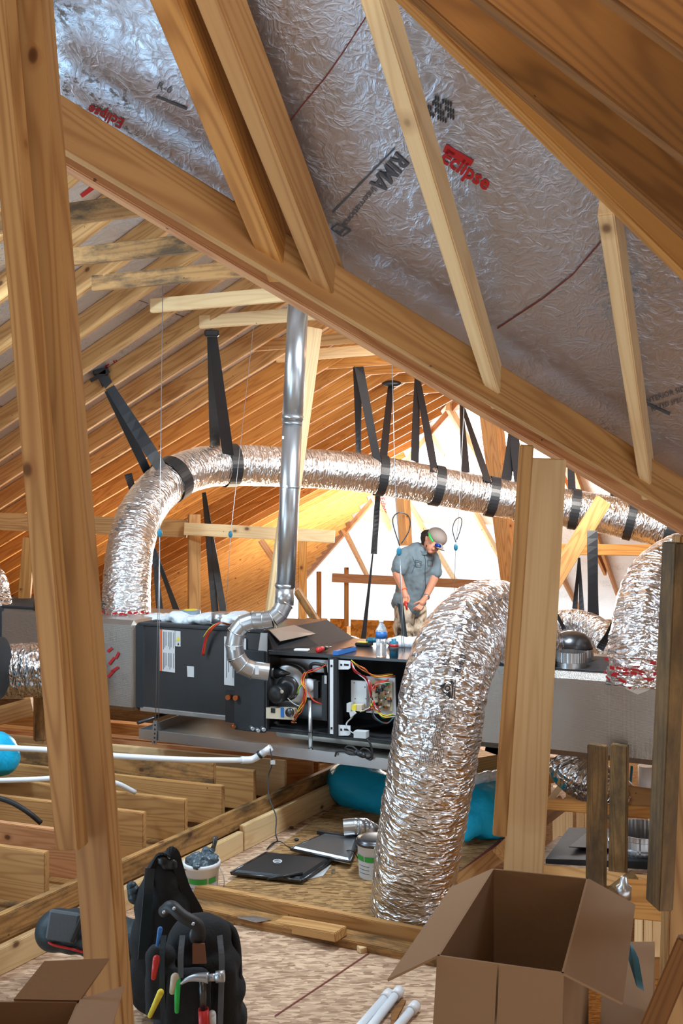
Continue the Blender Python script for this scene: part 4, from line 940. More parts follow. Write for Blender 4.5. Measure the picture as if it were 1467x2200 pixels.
# print on the big duct
def sb(px, py):
    p, nn = on_tube(px, py, bigp[::3], .197); return p+(EYE-p).normalized()*.032
bigp_s = bigp[::3]
letter('12"', 962, 1434, 19, math.radians(-78), sb, 'ink_black', big, bold=.02)
letter('R-6.0', 987, 1447, 19, math.radians(-68), sb, 'ink_black', big, bold=.02)
def ring_poly(cx_, cy_, r0, r1, n_=18, a0=0, a1=2*math.pi):
    out = []
    for k in range(n_):
        a, b = a0+(a1-a0)*k/n_, a0+(a1-a0)*(k+1)/n_
        out.append([(cx_+r0*math.cos(a), cy_+r0*math.sin(a)), (cx_+r0*math.cos(b), cy_+r0*math.sin(b)), (cx_+r1*math.cos(b), cy_+r1*math.sin(b)), (cx_+r1*math.cos(a), cy_+r1*math.sin(a))])
    return out
shape_on([[(943, 1474), (960, 1465), (952, 1480)], [(948, 1482), (957, 1492), (967, 1484), (969, 1496), (966, 1500)], [(972, 1466), (975, 1466), (972, 1502), (969, 1502)], [(964, 1464), (975, 1462), (970, 1470)], [(977, 1462), (979, 1462), (976, 1504), (974, 1504)]]
         + ring_poly(961, 1479, 3.5, 6.5) + ring_poly(961, 1479, 11, 13, 10, math.pi*.6, math.pi*1.5), sb, 'ink_black', big)
shape_on(ring_poly(986, 1346, 5, 6.2)+ring_poly(986, 1346, 1.5, 3, 8), sb, 'ink_grey', big)
# faint lines of small print, built as broken rules
rl = random.Random(8); polys = []
for c in range(13):
    base = 920+c*4.0
    y = 1515
    while y < 1640:
        L_ = rl.uniform(3, 11)
        if rl.random() < .8:
            x = base-(y-1515)*.16
            polys.append([(x, y), (x+1.3, y), (x+1.3-L_*.16, y+L_), (x-L_*.16, y+L_)])
        y += L_+rl.uniform(1.5, 4)
shape_on(polys, sb, 'ink_grey', big, 'small_print'); polys = []
for c in range(10):
    t0 = .0
    while t0 < 1:
        L_ = rl.uniform(.02, .07); 
        if rl.random() < .8:
            def cv(t_): return (990+c*3.2+t_*75, 1335+c*2.6-70*math.sin(t_*1.35))
            a_, b_ = cv(t0), cv(t0+L_); polys.append([a_, b_, (b_[0]+.5, b_[1]+1.2), (a_[0]+.5, a_[1]+1.2)])
        t0 += L_+rl.uniform(.01, .03)
shape_on(polys, sb, 'ink_grey', big, 'small_print')
def su(px, py):
    p, nn = on_tube(px, py, upp[::2], .168); return p+(EYE-p).normalized()*.012
letter('R-6.0', 254, 1142, 13, math.radians(-66), su, 'ink_grey', upr, bold=.01)
letter('-12', 274, 1103, 13, math.radians(-62), su, 'ink_grey', upr, bold=.01)

# ---------------------------------------------------------------- straps, hanging wires
def near_i(path, px, py): return min(range(len(path)), key=lambda i: (V(proj(path[i]))-V((px, py))).length)
def ring_on(path, px, py, r, width, parent, name='duct_loop'):
    i = near_i(path, px, py); c = path[i]; t = (path[min(i+1, len(path)-1)]-path[max(i-1, 0)]).normalized()
    x = t.cross(zz).normalized(); y = t.cross(x); pts = []
    for k in range(37):
        a = 2*math.pi*k/36; pts.append(c+(x*math.cos(a)+y*math.sin(a))*(r+.012))
    MB().ribbon(pts, [t]*37, width, .003).build(name, 'strap_black', parent); return c, t
def strap(label, top, Yt, legs, ring=None, path=upp, r=.168, width=.075, wtop=.05, blob=True):
    tpt = W(*top, Yt); root = thing('duct_strap', label, 'strap', tpt)
    cen, t = (None, V((1, 0, 0)))
    if ring: cen, t = ring_on(path, ring[0], ring[1], r, width, root)
    for (ex, ey, front, wp_) in legs:
        Ye = (cen.y if cen is not None else Yt)+(-r*.85 if front else r*.5) if not isinstance(front, float) else front
        e = W(ex, ey, Ye); n_ = 14; pts = [tpt.lerp(e, k/n_) for k in range(n_+1)]
        wd = [V((1, 0, 0)).lerp(t if abs(t.x) > .3 else V((1, 0, 0)), k/n_)+V((0, .35*math.sin(k/n_*3.0+ex), 0)) for k in range(n_+1)]
        MB().ribbon(pts, wd, [wtop+(wp_-wtop)*min(1, k/n_*1.3) for k in range(n_+1)], .003).build('strap_leg', 'strap_black', root)
    if blob: MB().box(tpt, (wtop*1.5, .04, .05), bevel=.01).build('strap_knot', 'strap_black', root)
    return root
strap('widest black strap, tied to a left rafter and slanting to the duct bend', (216, 800), 6.9, [(368, 1040, True, .10), (322, 1025, False, .07)], (372, 1035), width=.11, wtop=.07)
MB().hexa([W(192, 815, 6.88), W(232, 790, 6.88), W(236, 800, 6.88), (W(196, 822, 6.88))], [W(192, 815, 6.95), W(232, 790, 6.95), W(236, 800, 6.95), W(196, 822, 6.95)]).build('strap_pad', 'strap_black', None, 'black pad wrapped on the rafter where the widest strap is tied', 'strap')
strap('black strap hanging from the collar tie left of the flue pipe', (455, 716), 6.7, [(491, 985, True, .09), (462, 965, False, .085)], (495, 1000), width=.095, wtop=.07)
strap('black strap pair right of the flue pipe, from the eighth tie', (768, 772), 8.4, [(812, 1000, True, .07), (770, 975, False, .05)], (818, 1022), width=.075, wtop=.09)
strap('black strap under the round patch, left of the man', (840, 826), 9.6, [(823, 985, 8.3, .07)], None, blob=False, wtop=.06)
MB().ball(W(841, 824, 9.55), (.10, .04, .035), 24, 10).build('strap_patch', 'strap_black', None, 'oval black patch stuck under the tenth collar tie', 'strap')
strap('black strap pair above the man, wrapping the long duct', (896, 808), 9.3, [(934, 1015, True, .075), (891, 992, False, .08)], (937, 1043), width=.08, wtop=.05)
strap('thin pair of black straps from the peak of the bright panels', (990, 862), 9.6, [(1048, 1035, True, .075), (1000, 1015, False, .075)], (1058, 1066), width=.08, wtop=.03)
strap('wide black strap just left of the pale centre post', (1103, 925), 8.8, [(1087, 1035, False, .095), (1117, 1075, True, .08)], (1117, 1078), width=.085, wtop=.09)
strap('short black strap right of the pale centre post', (1226, 1000), 8.4, [(1230, 1085, True, .07)], (1230, 1094), width=.075, wtop=.06, blob=False)
strap('black strap on the long duct above the knotted level timber', (1318, 1052), 8.4, [(1354, 1105, True, .065), (1318, 1080, False, .06)], (1352, 1116), width=.07, wtop=.06)
strap('wide black band at the right end of the long duct', (1450, 1080), 8.1, [(1444, 1150, True, .14)], (1446, 1140), width=.15, wtop=.12)
def low(label, a, Ya, ends, w0, w1):
    root = thing('hanging_strap', label, 'strap', W(*a, Ya))
    for (x, y, Ye) in ends:
        p, e = W(*a, Ya), W(x, y, Ye); pts = [p.lerp(e, k/14) for k in range(15)]
        MB().ribbon(pts, [V((1, .45*math.sin(k*.25+x), 0)) for k in range(15)], [w0+(w1-w0)*k/14 for k in range(15)], .003).build('strap_leg', 'strap_black', root)
low('pair of black straps running down behind the tape roll', (438, 1058), 8.2, [(463, 1325, 8.1), (482, 1330, 8.1)], .04, .065)
low('thin pair of black straps right of the rising duct', (330, 1178), 7.6, [(345, 1330, 7.6), (386, 1330, 7.6)], .03, .06)
low('short black strap ending at the top left of the duct bend', (275, 1018), 7.4, [(292, 1075, 7.3)], .06, .06)
low('long black strap hanging down left of the man to the furnace', (812, 1060), 8.5, [(803, 1190, 8.5)], .05, .06)
low('lower length of the long strap left of the man', (801, 1188), 8.5, [(779, 1385, 8.6)], .012, .05)
low('widest vertical black strap right of the centre post', (1272, 1140), 6.9, [(1275, 1385, 6.6)], .075, .10)
low('thin pair of black straps above the round dome cap', (1244, 1198), 7.4, [(1232, 1335, 7.3), (1252, 1360, 7.3)], .02, .045)
low('black strap slanting to the right duct from the plenum', (1325, 1330), 5.9, [(1288, 1395, 5.9)], .05, .05)
low('thin black strap end above the dome cap by the centre post', (1196, 1320), 6.2, [(1212, 1352, 6.2)], .02, .03)
def hang(label, pts, lock=None, loop=None):
    root = thing('suspension_wire', label, 'wire', pts[-1])
    MB().tube(pts, .0022, 6).build('steel_wire', 'wire_steel', root)
    if lock: MB().ball(lock, (.016, .009, .026), 14, 8).build('wire_lock', 'teal', root)
    if loop: MB().tube(smooth_path(loop, 6), .004, 6).build('wire_loop', 'steel_dark', root)
hang('steel wire hanging from a tie to the left corner of the drain pan', [W(350, 560, 5.9), W(343, 1145, 5.75), W(334, 1550, 5.65)], W(343, 1145, 5.75))
hang('second steel wire beside the first, ending at the coil cabinet', [W(343, 1145, 5.77), W(341, 1545, 5.8)])
hang('steel wire crossing in front of the long duct left of the flue', [W(549, 660, 7.0), W(495, 1150, 6.9), W(484, 1330, 6.8)], W(495, 1148, 6.85))
Yw = 5.6
hang('steel wire with a big loop, hanging in front of the man', [W(842, 780, Yw), W(848, 1020, Yw), W(858, 1186, Yw), W(864, 1400, Yw)], W(857, 1185, Yw), [W(858, 1172, Yw), W(844, 1125, Yw), W(847, 1108, Yw), W(860, 1101, Yw), W(876, 1108, Yw), W(881, 1125, Yw), W(876, 1145, Yw), W(862, 1168, Yw)])
hang('steel wire doubling the one in front of the man', [W(859, 1190, Yw+.03), W(869, 1415, Yw+.03)])
Yw = 7.0
hang('steel wire with a narrow loop, hanging right of the man', [W(997, 868, Yw), W(985, 1110, Yw), W(979, 1175, Yw), W(974, 1300, Yw)], W(979, 1176, Yw), [W(979, 1165, Yw), W(972, 1138, Yw), W(978, 1118, Yw), W(988, 1112, Yw), W(992, 1120, Yw), W(988, 1140, Yw), W(981, 1160, Yw)])

# ---------------------------------------------------------------- things on top of the unit
def top_pt(px, py, z=1.056): return hit(px, py, V((0, 0, z)), zz)
b = MB()
for k in range(16):
    a_ = k/15; p = W(330+a_*215, 1330+4*math.sin(k*1.3), 6.45-a_*.6); b.ball(p+zz*.01*math.sin(k*2.1), (.10, .13, .030+.014*math.sin(k*1.7)), 14, 8)
remesh(b, 'plastic_sheet', 'clear_film', None, .012, 3, 'crumpled clear plastic sheet lying on top of the coil cabinet', .012, 14, 'plastic sheet')
tr_ = thing('tape_roll', 'blue-grey tape roll with yellow core on the coil cabinet', 'tape roll', W(409, 1327, 6.3))
MB().lathe([(.045, 0), (.07, 0), (.07, .052), (.045, .052)], W(409, 1327, 6.3), 36).build('tape', 'tape_roll', tr_)
MB().lathe([(.04, .002), (.046, .002), (.046, .056), (.04, .056)], W(409, 1327, 6.3), 36).build('core', 'yellow', tr_)
MB().lathe([(.04, 0), (.062, 0), (.062, .07), (.04, .07)], W(475, 1339, 5.95), 36).build('tape_roll', 'galvanized', None, 'silver foil tape roll beside the flue elbow', 'tape roll')
MB().lathe([(.02, 0), (.024, 0), (.024, .09), (.02, .09)], W(80, 1312, 6.4), 20).build('duct_stub', 'steel_dark', None, 'small metal stub on the far left plenum', 'duct part')
sd = thing('screwdriver', 'red and black screwdriver lying on the furnace top', 'screwdriver', top_pt(687, 1404))
pa, pb_ = top_pt(683, 1403)+zz*.018, top_pt(702, 1398)+zz*.018
MB().capsule(pa, pa.lerp(pb_, .45), .017, .017).build('handle', 'red', sd); MB().capsule(pa.lerp(pb_, .5), pb_, .016, .011).build('grip', 'black_plastic', sd); MB().tube([pb_, pb_+(pb_-pa)*.5], .004, 8).build('shaft', 'wire_steel', sd)
kf = thing('utility_knife', 'blue utility knife lying on the furnace top', 'knife', top_pt(738, 1404))
ka, kb = top_pt(720, 1408)+zz*.012, top_pt(760, 1397)+zz*.012
dxy = (kb-ka).normalized(); sxy = V((-dxy.y, dxy.x, 0))
MB().hexa([ka-sxy*.02-zz*.01, kb-sxy*.02-zz*.01, kb+sxy*.02-zz*.01, ka+sxy*.02-zz*.01], [ka-sxy*.015+zz*.014, kb-sxy*.015+zz*.01, kb+sxy*.015+zz*.01, ka+sxy*.015+zz*.014]).build('handle', 'blue', kf)
m1_, m2_ = ka.lerp(kb, .3)+zz*.016, ka.lerp(kb, .95)+zz*.012; MB().hexa([m1_-sxy*.007, m2_-sxy*.007, m2_+sxy*.007, m1_+sxy*.007], [q+zz*.003 for q in (m1_-sxy*.007, m2_-sxy*.007, m2_+sxy*.007, m1_+sxy*.007)]).build('slider', 'steel_dark', kf)
th = thing('thermostat', 'black and yellow gadget with teal top lying behind the knife', 'tool', top_pt(784, 1388))
c = top_pt(782, 1388)+zz*.012; MB().box(c, (.10, .07, .022), Matrix.Rotation(-A, 3, 'Z'), .006).build('body', 'black_plastic', th); MB().box(c+zz*.013+V((-.01, 0, 0)), (.06, .04, .004), Matrix.Rotation(-A, 3, 'Z')).build('yellow_face', 'yellow', th)
MB().capsule(c+V((.03, .03, .02)), c+V((.09, .03, .022)), .018, .016).build('teal_grip', 'teal', th)
MB().box(top_pt(648, 1399)+zz*.008, (.09, .05, .014), Matrix.Rotation(-.2, 3, 'Z'), .004).build('plastic_clip', 'white_plastic', None, 'small clear plastic clip near the hood on the furnace top', 'plastic part')
bo = thing('water_bottle', 'clear water bottle with blue label standing on the furnace', 'bottle', top_pt(819, 1411))
bc = top_pt(819, 1411)
MB().lathe([(.002, 0), (.028, 0), (.031, .006), (.030, .03), (.032, .04), (.029, .06), (.031, .075), (.030, .10), (.0325, .108), (.0325, .15), (.029, .165), (.016, .188), (.012, .195), (.012, .205), (.002, .205)], bc, 32).build('bottle_body', 'bottle_clear', bo)
MB().lathe([(.0325, .108), (.0335, .108), (.0335, .148), (.0325, .148)], bc, 32).build('label_band', 'blue', bo); MB().lathe([(.002, .2), (.014, .2), (.014, .214), (.002, .214)], bc, 20).build('cap', 'white_plastic', bo)
gc = thing('glue_can', 'small blue can beside the water bottle', 'can', top_pt(846, 1411)); gcc = top_pt(846, 1411)
MB().lathe([(.002, 0), (.026, 0), (.026, .085), (.024, .09), (.014, .09), (.014, .105), (.002, .105)], gcc, 28).build('can_body', 'teal', gc); MB().lathe([(.026, .035), (.0268, .035), (.0268, .08), (.026, .08)], gcc, 28).build('can_label', 'fabric_grey', gc); MB().lathe([(.0265, .06), (.0272, .06), (.0272, .075), (.0265, .075)], gcc, 28).build('red_band', 'red', gc)
b = MB()
for k in range(7): b.ball(top_pt(852+k*9, 1392)+V((0, .1, .02)), (.06, .09, .032+.01*math.sin(k*1.8)), 14, 8)
remesh(b, 'plastic_sheet', 'clear_film', None, .012, 3, 'white plastic sheet bunched behind the blue can', .012, 14, 'plastic sheet')

# ---------------------------------------------------------------- insulation rolls in blue film
def roll(a, b_, r, label, flat=.9, knot=None, seed=0):
    m = MB(); n_ = 9
    for k in range(n_):
        t_ = k/(n_-1); q = r*(1-.0*abs(t_-.5)); m.ball(a.lerp(b_, t_), (q*(.8 if k in (0, n_-1) else 1), q, q*flat), 22, 14)
    m.tube([a, b_], r*.98, 28)
    if knot: m.capsule(knot[0], knot[1], r*.45, r*.25)
    return remesh(m, 'insulation_roll', 'blue_film', None, .014, 3, label, .016, 6, 'insulation roll')
roll(W(745, 1682, 6.05), W(900, 1738, 5.85), .155, 'big blue film-wrapped roll left of the huge foreground duct')
roll(W(1035, 1745, 5.45), W(1110, 1725, 5.7), .17, 'blue film-wrapped roll right of the huge foreground duct', knot=(W(1015, 1770, 5.32), W(1003, 1795, 5.28)))
roll(W(-60, 1620, 5.3), W(0, 1622, 5.25), .13, 'blue film-wrapped bundle at the left edge')
b = MB(); b.capsule(W(1020, 1672, 5.5), W(1080, 1668, 5.6), .03, .04); b.capsule(W(1015, 1665, 5.5), W(1030, 1680, 5.5), .02, .03)
remesh(b, 'plastic_bag', 'clear_film', None, .01, 2, 'crumpled clear bag on the right blue roll', .02, 20, 'plastic bag')

# ---------------------------------------------------------------- things on the deck
def pail(px, py, r, h, label, opened, zb=.012):
    c = floor_pt(px, py, zb); t = thing('mastic_pail', label, 'bucket', c)
    MB().lathe([(.002, 0), (r*.86, 0), (r*.88, .004), (r*.97, h*.86), (r*1.05, h*.88), (r*1.05, h*.97), (r*.99, h), (r*.96, h), (r*.95, h*.9), (.002, h*.88)], c, 44).build('pail_body', 'white_plastic', t)
    def band(za, zb_, m_, a0, a1, nm, ex=.0012):
        b = MB(); n_ = 16; lo = []; hi = []
        for k in range(n_+1):
            a_ = a0+(a1-a0)*k/n_
            for z_, L_ in ((za, lo), (zb_, hi)):
                rr_ = r*(.88+.09*z_/(h*.86))+ex; L_.append(c+V((math.cos(a_)*rr_, math.sin(a_)*rr_, z_)))
        lo = [b.bm.verts.new(p) for p in lo]; hi = [b.bm.verts.new(p) for p in hi]
        for k in range(n_): b.face((lo[k], lo[k+1], hi[k+1], hi[k]))
        b.build(nm, m_, t)
    band(h*.05, h*.5, 'label_white', -2.9, -.3, 'paper_label'); band(h*.50, h*.64, 'green', -2.95, -2.3 , 'green_band', .002); band(h*.50, h*.64, 'green', -2.2, -1.1, 'green_band', .002); band(h*.5, h*.64, 'green', -1.0, -.5, 'green_band', .002)
    for k in range(6): band(h*(.12+.05*k), h*(.135+.05*k), 'ink_grey', -2.7 if k % 2 else -1.2, -1.9 if k % 2 else -.6, 'small_print', .002)
    return t, c
t, c = pail(433, 1925, .088, .175, 'open white pail of grey mastic with a brush, left on the deck', True)
m = MB()
for k in range(16):
    a_ = k*2.4; q = .055*math.sqrt(k/16)*1.25; m.ball(c+V((math.cos(a_)*q, math.sin(a_)*q, .165+.012*math.sin(k*3))), (.028, .028, .02+.012*(k % 3)), 12, 8)
remesh(m, 'mastic', 'mastic_wet', t, .006, 1, None, .012, 45)
br = thing('paint_brush', 'brush stuck in the mastic of the open pail', 'brush', c+V((.03, 0, .18)))
MB().capsule(c+V((.03, 0, .17)), c+V((.055, .0, .23)), .012, .014).build('bristles', 'mastic_wet', br); MB().tube([c+V((.05, 0, .22)), c+V((.062, 0, .25)), c+V((.07, 0, .29))], [.014, .010, .013], 12).build('brush_handle', 'steel_dark', br)
MB().tube(smooth_path([c+V((.088, -.01, .15)), c+V((.115, -.04, .10)), c+V((.11, -.05, .03)), c+V((.085, -.03, .0))], 5), .002, 6).build('wire_handle', 'wire_steel', t)
t, c = pail(803, 1881, .088, .19, 'closed white pail beside the huge foreground duct', False)
MB().lathe([(.002, .19), (.085, .19), (.095, .186), (.095, .172), (.09, .172), (.088, .196), (.06, .2), (.002, .2)], c, 40).build('lid', 'steel_dark', t)
# loose furnace doors
def door(q, zs, mat, label, rim='steel_dark', lift=.0):
    pts = [floor_pt(x, y, z_) for (x, y), z_ in zip(q, zs)]; cen = sum(pts, V())/4; t = thing('furnace_door', label, 'panel', cen)
    MB().hexa([p-zz*.012 for p in pts], pts).build('door_skin', mat, t)
    inn = [p.lerp(cen, .12)+zz*.012 for p in pts]; MB().hexa([p.lerp(cen, .06)+zz*.001 for p in pts], inn).build('raised_face', mat, t)
    for a_, b_ in zip(pts, pts[1:]+pts[:1]): MB().tube([a_, b_], .007, 6).build('folded_edge', rim, t)
    return t, pts, cen
t, pts, cen = door([(496, 1875), (570, 1833), (712, 1848), (648, 1892)], (.035, .035, .035, .035), 'cabinet_grey', 'dark furnace door lying on the deck with an oval badge')
def ds(px, py): return floor_pt(px, py, .05)
shape_on(ring_poly(596, 1850, 7, 10, 20), lambda x, y: floor_pt(x, 1850+(y-1850)*.45, .0485), 'label_white', t, 'oval_badge'); shape_on([[(590, 1849), (602, 1848.6), (602, 1851), (590, 1851.4)]], ds, 'label_white', t, 'badge_bar')
MB().tube([floor_pt(575, 1888, .05), floor_pt(650, 1876, .055)], .008, 8).build('handle_strip', 'black_plastic', t)
t, pts, cen = door([(624, 1824), (705, 1789), (772, 1800), (752, 1852)], (.05, .08, .08, .05), 'galvanized', 'shiny furnace door lying inside up, behind the dark one')
MB().box(floor_pt(735, 1795, .085), (.30, .03, .02), Matrix.Rotation(-.4, 3, 'Z')).build('black_rail', 'black_plastic', t)
MB().prism([floor_pt(660, 1890, .013), floor_pt(680, 1868, .013), floor_pt(712, 1858, .013), floor_pt(694, 1882, .013)], (0, 0, .002)).build('paper_sheet', 'label_white', None, 'sheet of paper sticking out under the dark furnace door', 'paper')
MB().box(floor_pt(716, 1872, .02), (.02, .03, .012)).build('door_clip', 'galvanized', None, 'tiny metal clip on the deck right of the paper', 'clip')
for (x, y, lab) in ((626, 1778, 'dark crumb of debris by the rim boards'), (637, 1804, 'dark crumb of debris near the shiny door')): MB().ball(floor_pt(x, y, .02), (.014, .01, .008), 8, 6).build('debris', 'black_plastic', None, lab, 'debris')
# spare elbow lying on the deck
ef = thing('duct_elbow', 'loose galvanized elbow lying on the deck by the closed pail', 'duct elbow', W(750, 1790, 5.3))
ep = [W(738, 1778, 5.2), W(762, 1776, 5.2), W(782, 1776, 5.22), W(800, 1786, 5.26), W(812, 1800, 5.3)]
for i in range(4): MB().tube([ep[i], ep[i+1]], .046, 26, caps=(i > 0)).build('elbow_gore', 'galvanized', ef)
MB().tube([ep[0]+V((.004, 0, 0)), ep[0]+V((.006, 0, 0))], .044, 26).build('mouth_shade', 'cabinet_inside', ef)  # dark disc painted in for the shade inside the elbow mouth
for i in (1, 2, 3): MB().ball(ep[i], .0465, 22, 12).build('seam_ball', 'galvanized', ef)
# blocks, strip and pipes on the near floor
UPk = kd
c = W(660, 1992, 4.17)
o = board('wood_block', W(590, 1981, 4.28)+zz*.0, W(733, 2007, 4.06), .09, .04, up=zz, mat='pine', label='short wood block with a knot lying on the sill board', cat='wood block')
MB().box(floor_pt(780, 2038, .012), (.045, .035, .024), Matrix.Rotation(.5, 3, 'Z'), .002).build('wood_scrap', 'pine_pale', None, 'tiny wood scrap on the floor right of the block', 'wood block')
MB().prism([W(510, 1972, 4.27), W(545, 1968, 4.29), W(585, 1976, 4.24), W(550, 1982, 4.22)], (0, 0, .003)).build('metal_plate', 'galvanized', None, 'small metal plate on the sill board left of the block', 'plate')
for (a_, b_, lab) in (((836, 2134), (765, 2215), 'leftmost white plastic pipe on the near floor'), ((858, 2128), (790, 2215), 'middle white plastic pipe on the near floor, longest'), ((893, 2160), (846, 2215), 'rightmost white plastic pipe, beside the open carton')):
    p, q = floor_pt(*a_, .02), floor_pt(*b_, .02); t = thing('plastic_pipe', lab, 'pipe', p); e = (q-p).normalized()
    MB().tube([p, q+e*.3], .0165, 18).build('pipe_body', 'pvc', t); MB().tube([p, p+e*.05], .0205, 18).build('pipe_coupling', 'white_plastic', t)
MB().prism([floor_pt(840, 2180, .004), floor_pt(862, 2150, .004), floor_pt(872, 2152, .004), floor_pt(840, 2215, .004)], (0, 0, .006)).build('wood_strip', 'pine_dark', None, 'thin dark wood strip between the white pipes', 'wood strip')
# ---------------------------------------------------------------- lower right framing
pb((1284, 1600), (1280, 1920), 4.45, 4.45, 40, 'pine_moldy', 'moldy upright stud with a spliced top, left of two under the right plenum', name='wall_stud', w_=.05, roll=14)
pb((1331, 1600), (1327, 1890), 4.75, 4.75, 36, 'pine_moldy', 'moldier upright stud, right of two under the right plenum', name='wall_stud', w_=.05, roll=14)
pb((1219, 1694), (1460, 1725), 5.3, 5.0, 44, 'pine', 'deep level timber behind the two moldy studs', name='timber_rail', w_=.06)
pb((1145, 1725), (1460, 1752), 5.0, 4.9, 24, 'pine_warm', 'thin level timber just below the deep one at the right', name='timber_rail', w_=.06)
pb((1140, 1690), (1182, 1694), 5.6, 5.6, 34, 'pine_warm', 'short timber between the centre post and the diagonal strut', name='timber_rail')
pb((1178, 1722), (1212, 1680), 5.4, 5.4, 12, 'pine_pale', 'small diagonal strut under the right plenum', name='diagonal_brace')
pb((1200, 1690), (1200, 1840), 6.4, 6.4, 26, 'pine_pale', 'pale lower stud seen right of the centre post', name='wall_stud', w_=.06)
for i, x in enumerate((1222, 1246, 1264, 1400)): pb((x, 1730), (x, 1860), 7.2+.2*i, 7.2+.2*i, 16, 'pine_pale', ORD[i+1]+' pale stud of the storey below, from the centre post', name='wall_stud', w_=.09)
pb((1145, 1772), (1205, 1728), 4.9, 5.4, 34, 'pine', 'rough-ended timber jutting right of the centre post', name='timber_rail', w_=.06)
pb((1076, 1834), (1150, 1760), 4.5, 5.0, 32, 'pine', 'timber edging the deck by the red chalk, left of the centre post', name='timber_rail', w_=.05)
pb((975, 1905), (1085, 1826), 4.35, 4.95, 34, 'pine', 'timber edging the deck between the huge duct and the centre post', name='timber_rail', w_=.05)
shape_on(seam([(975, 1884), (1075, 1806)], 3), lambda x, y: floor_pt(x, y, .014), 'seam_red', None, 'trim_2')['kind'] = 'structure'
MB().prism([W(1120, 1862, 4.9), W(1200, 1796, 5.5), W(1440, 1800, 5.5), W(1440, 1885, 4.7)], (0, 0, -.03)).build('plywood_shelf', 'osb', None, 'wood platform carrying the black insulated box at the right', 'platform')
pb((1125, 1868), (1440, 1902), 4.75, 4.55, 30, 'pine', 'timber edge of the platform under the black insulated box', name='timber_rail', w_=.05)
pb((1305, 1925), (1350, 1890), 4.2, 4.5, 26, 'pine_moldy', 'stained timber lying flat at the foot of the moldy studs', name='timber_rail', w_=.09)
pb((1345, 1930), (1460, 1940), 4.3, 4.2, 80, 'pine_warm', 'broad timber face below the platform at the right', name='timber_rail')
for i, x in enumerate((1372, 1392, 1411)): pb((x, 1965), (x-1, 2060), 4.6+.1*i, 4.6+.1*i, 17, 'pine_pale', ORD[i]+' pale stud below the broad timber, from the carton', name='wall_stud', w_=.06)
pb((1340, 2078), (1460, 2082), 3.9, 3.9, 44, 'pine_dark', 'dark timber behind the right flap of the open carton', name='timber_rail')
pb((1085, 1640), (990, 1655), 5.9, 5.9, 40, 'pine', 'timber below the plenum between the huge duct and centre post', name='timber_rail', w_=.06)
pb((1175, 1625), (1175, 1680), 6.4, 6.4, 30, 'pine_dark', 'dark short post under the plenum right of the centre post', w_=.05)
ib = thing('insulated_box', 'low black mastic-coated duct box with a grey foil top, at the right', 'duct box', W(1290, 1830, 5.1))
q = [W(1172, 1850, 4.95), W(1222, 1782, 5.5), W(1450, 1790, 5.4), W(1450, 1858, 4.8)]
MB().hexa([p+V((0, 0, -.09)) for p in q], [p+V((0, 0, .012)) for p in q]).build('box_body', 'mastic_black', ib)
MB().hexa([p+V((0, 0, .014)) for p in (W(1222, 1826, 5.08), W(1262, 1794, 5.38), W(1440, 1800, 5.32), W(1440, 1835, 5.0))], [p+V((0, 0, .018)) for p in (W(1222, 1826, 5.08), W(1262, 1794, 5.38), W(1440, 1800, 5.32), W(1440, 1835, 5.0))]).build('foil_top', 'fabric_grey', ib)
cpt = W(1378, 1832, 5.05)
collar(0, 0, 0, .16, .06, '', par=None) if False else None
t = thing('duct_collar', 'wide ribbed metal collar on the black insulated box', 'duct collar', cpt)
b = MB(); seg = 96; rings = []
for (r_, z_) in ((.165, .0), (.165, .03), (.172, .035), (.172, .055), (.158, .06), (.158, .10), (.166, .105), (.166, .13), (.160, .13), (.150, .0)):
    rings.append([b.bm.verts.new(cpt+V((math.cos(2*math.pi*k/seg)*r_*(1+.012*(k % 2)), math.sin(2*math.pi*k/seg)*r_*(1+.012*(k % 2)), z_))) for k in range(seg)])
for i in range(len(rings)-1):
    for k in range(seg): b.face((rings[i][k], rings[i][(k+1) % seg], rings[i+1][(k+1) % seg], rings[i+1][k]))
b.build('ribbed_ring', 'galvanized', t)
MB().tube([W(1387, 1645, 5.6), W(1387, 1712, 5.6)], .045, 24).build('plastic_pipe', 'white_plastic', None, 'upright white plastic pipe under the plenum at the far right', 'pipe')
MB().tube([W(1357, 1645, 5.5), W(1353, 1700, 5.5)], .008, 8).build('water_line', 'teal', None, 'thin blue line under the plenum left of the white upright pipe', 'pipe')
MB().lathe([(.002, 0), (.03, 0), (.032, .05), (.018, .06), (.012, .09), (.002, .09)], W(1340, 1930, 3.9), 16).build('metal_clamp', 'galvanized', None, 'small galvanized clamp hanging right of the moldy studs', 'clamp')

# ---------------------------------------------------------------- open cartons
zr = .95
def rz(px, py, z_=zr): return floor_pt(px, py, z_)
FL, FR_, BL, BR = rz(939, 2053), rz(1211, 2091), rz(1057, 1866), rz(1264, 1887)
ct = thing('cardboard_carton', 'tall empty cardboard carton with all flaps open, bottom right', 'box', V(((FL+BR)/2).to_tuple()[:2]+(0,)))
def wall(a, b_, th, name, mat, parent, z0_=.0):
    n_ = zz.cross(b_-a).normalized()*th; lo = V((0, 0, -(a.z-z0_)))
    MB().hexa([a+lo, b_+lo, b_+lo+n_, a+lo+n_], [a, b_, b_+n_, a+n_]).build(name, mat, parent)
for a, b_ in ((FL, FR_), (FR_, BR), (BR, BL), (BL, FL)): wall(a, b_, .005, 'side_wall', 'cardboard', ct)
MB().hexa([V((p.x, p.y, .0)) for p in (FL, FR_, BR, BL)], [V((p.x, p.y, .01)) for p in (FL, FR_, BR, BL)]).build('box_bottom', 'cardboard_dark', ct)
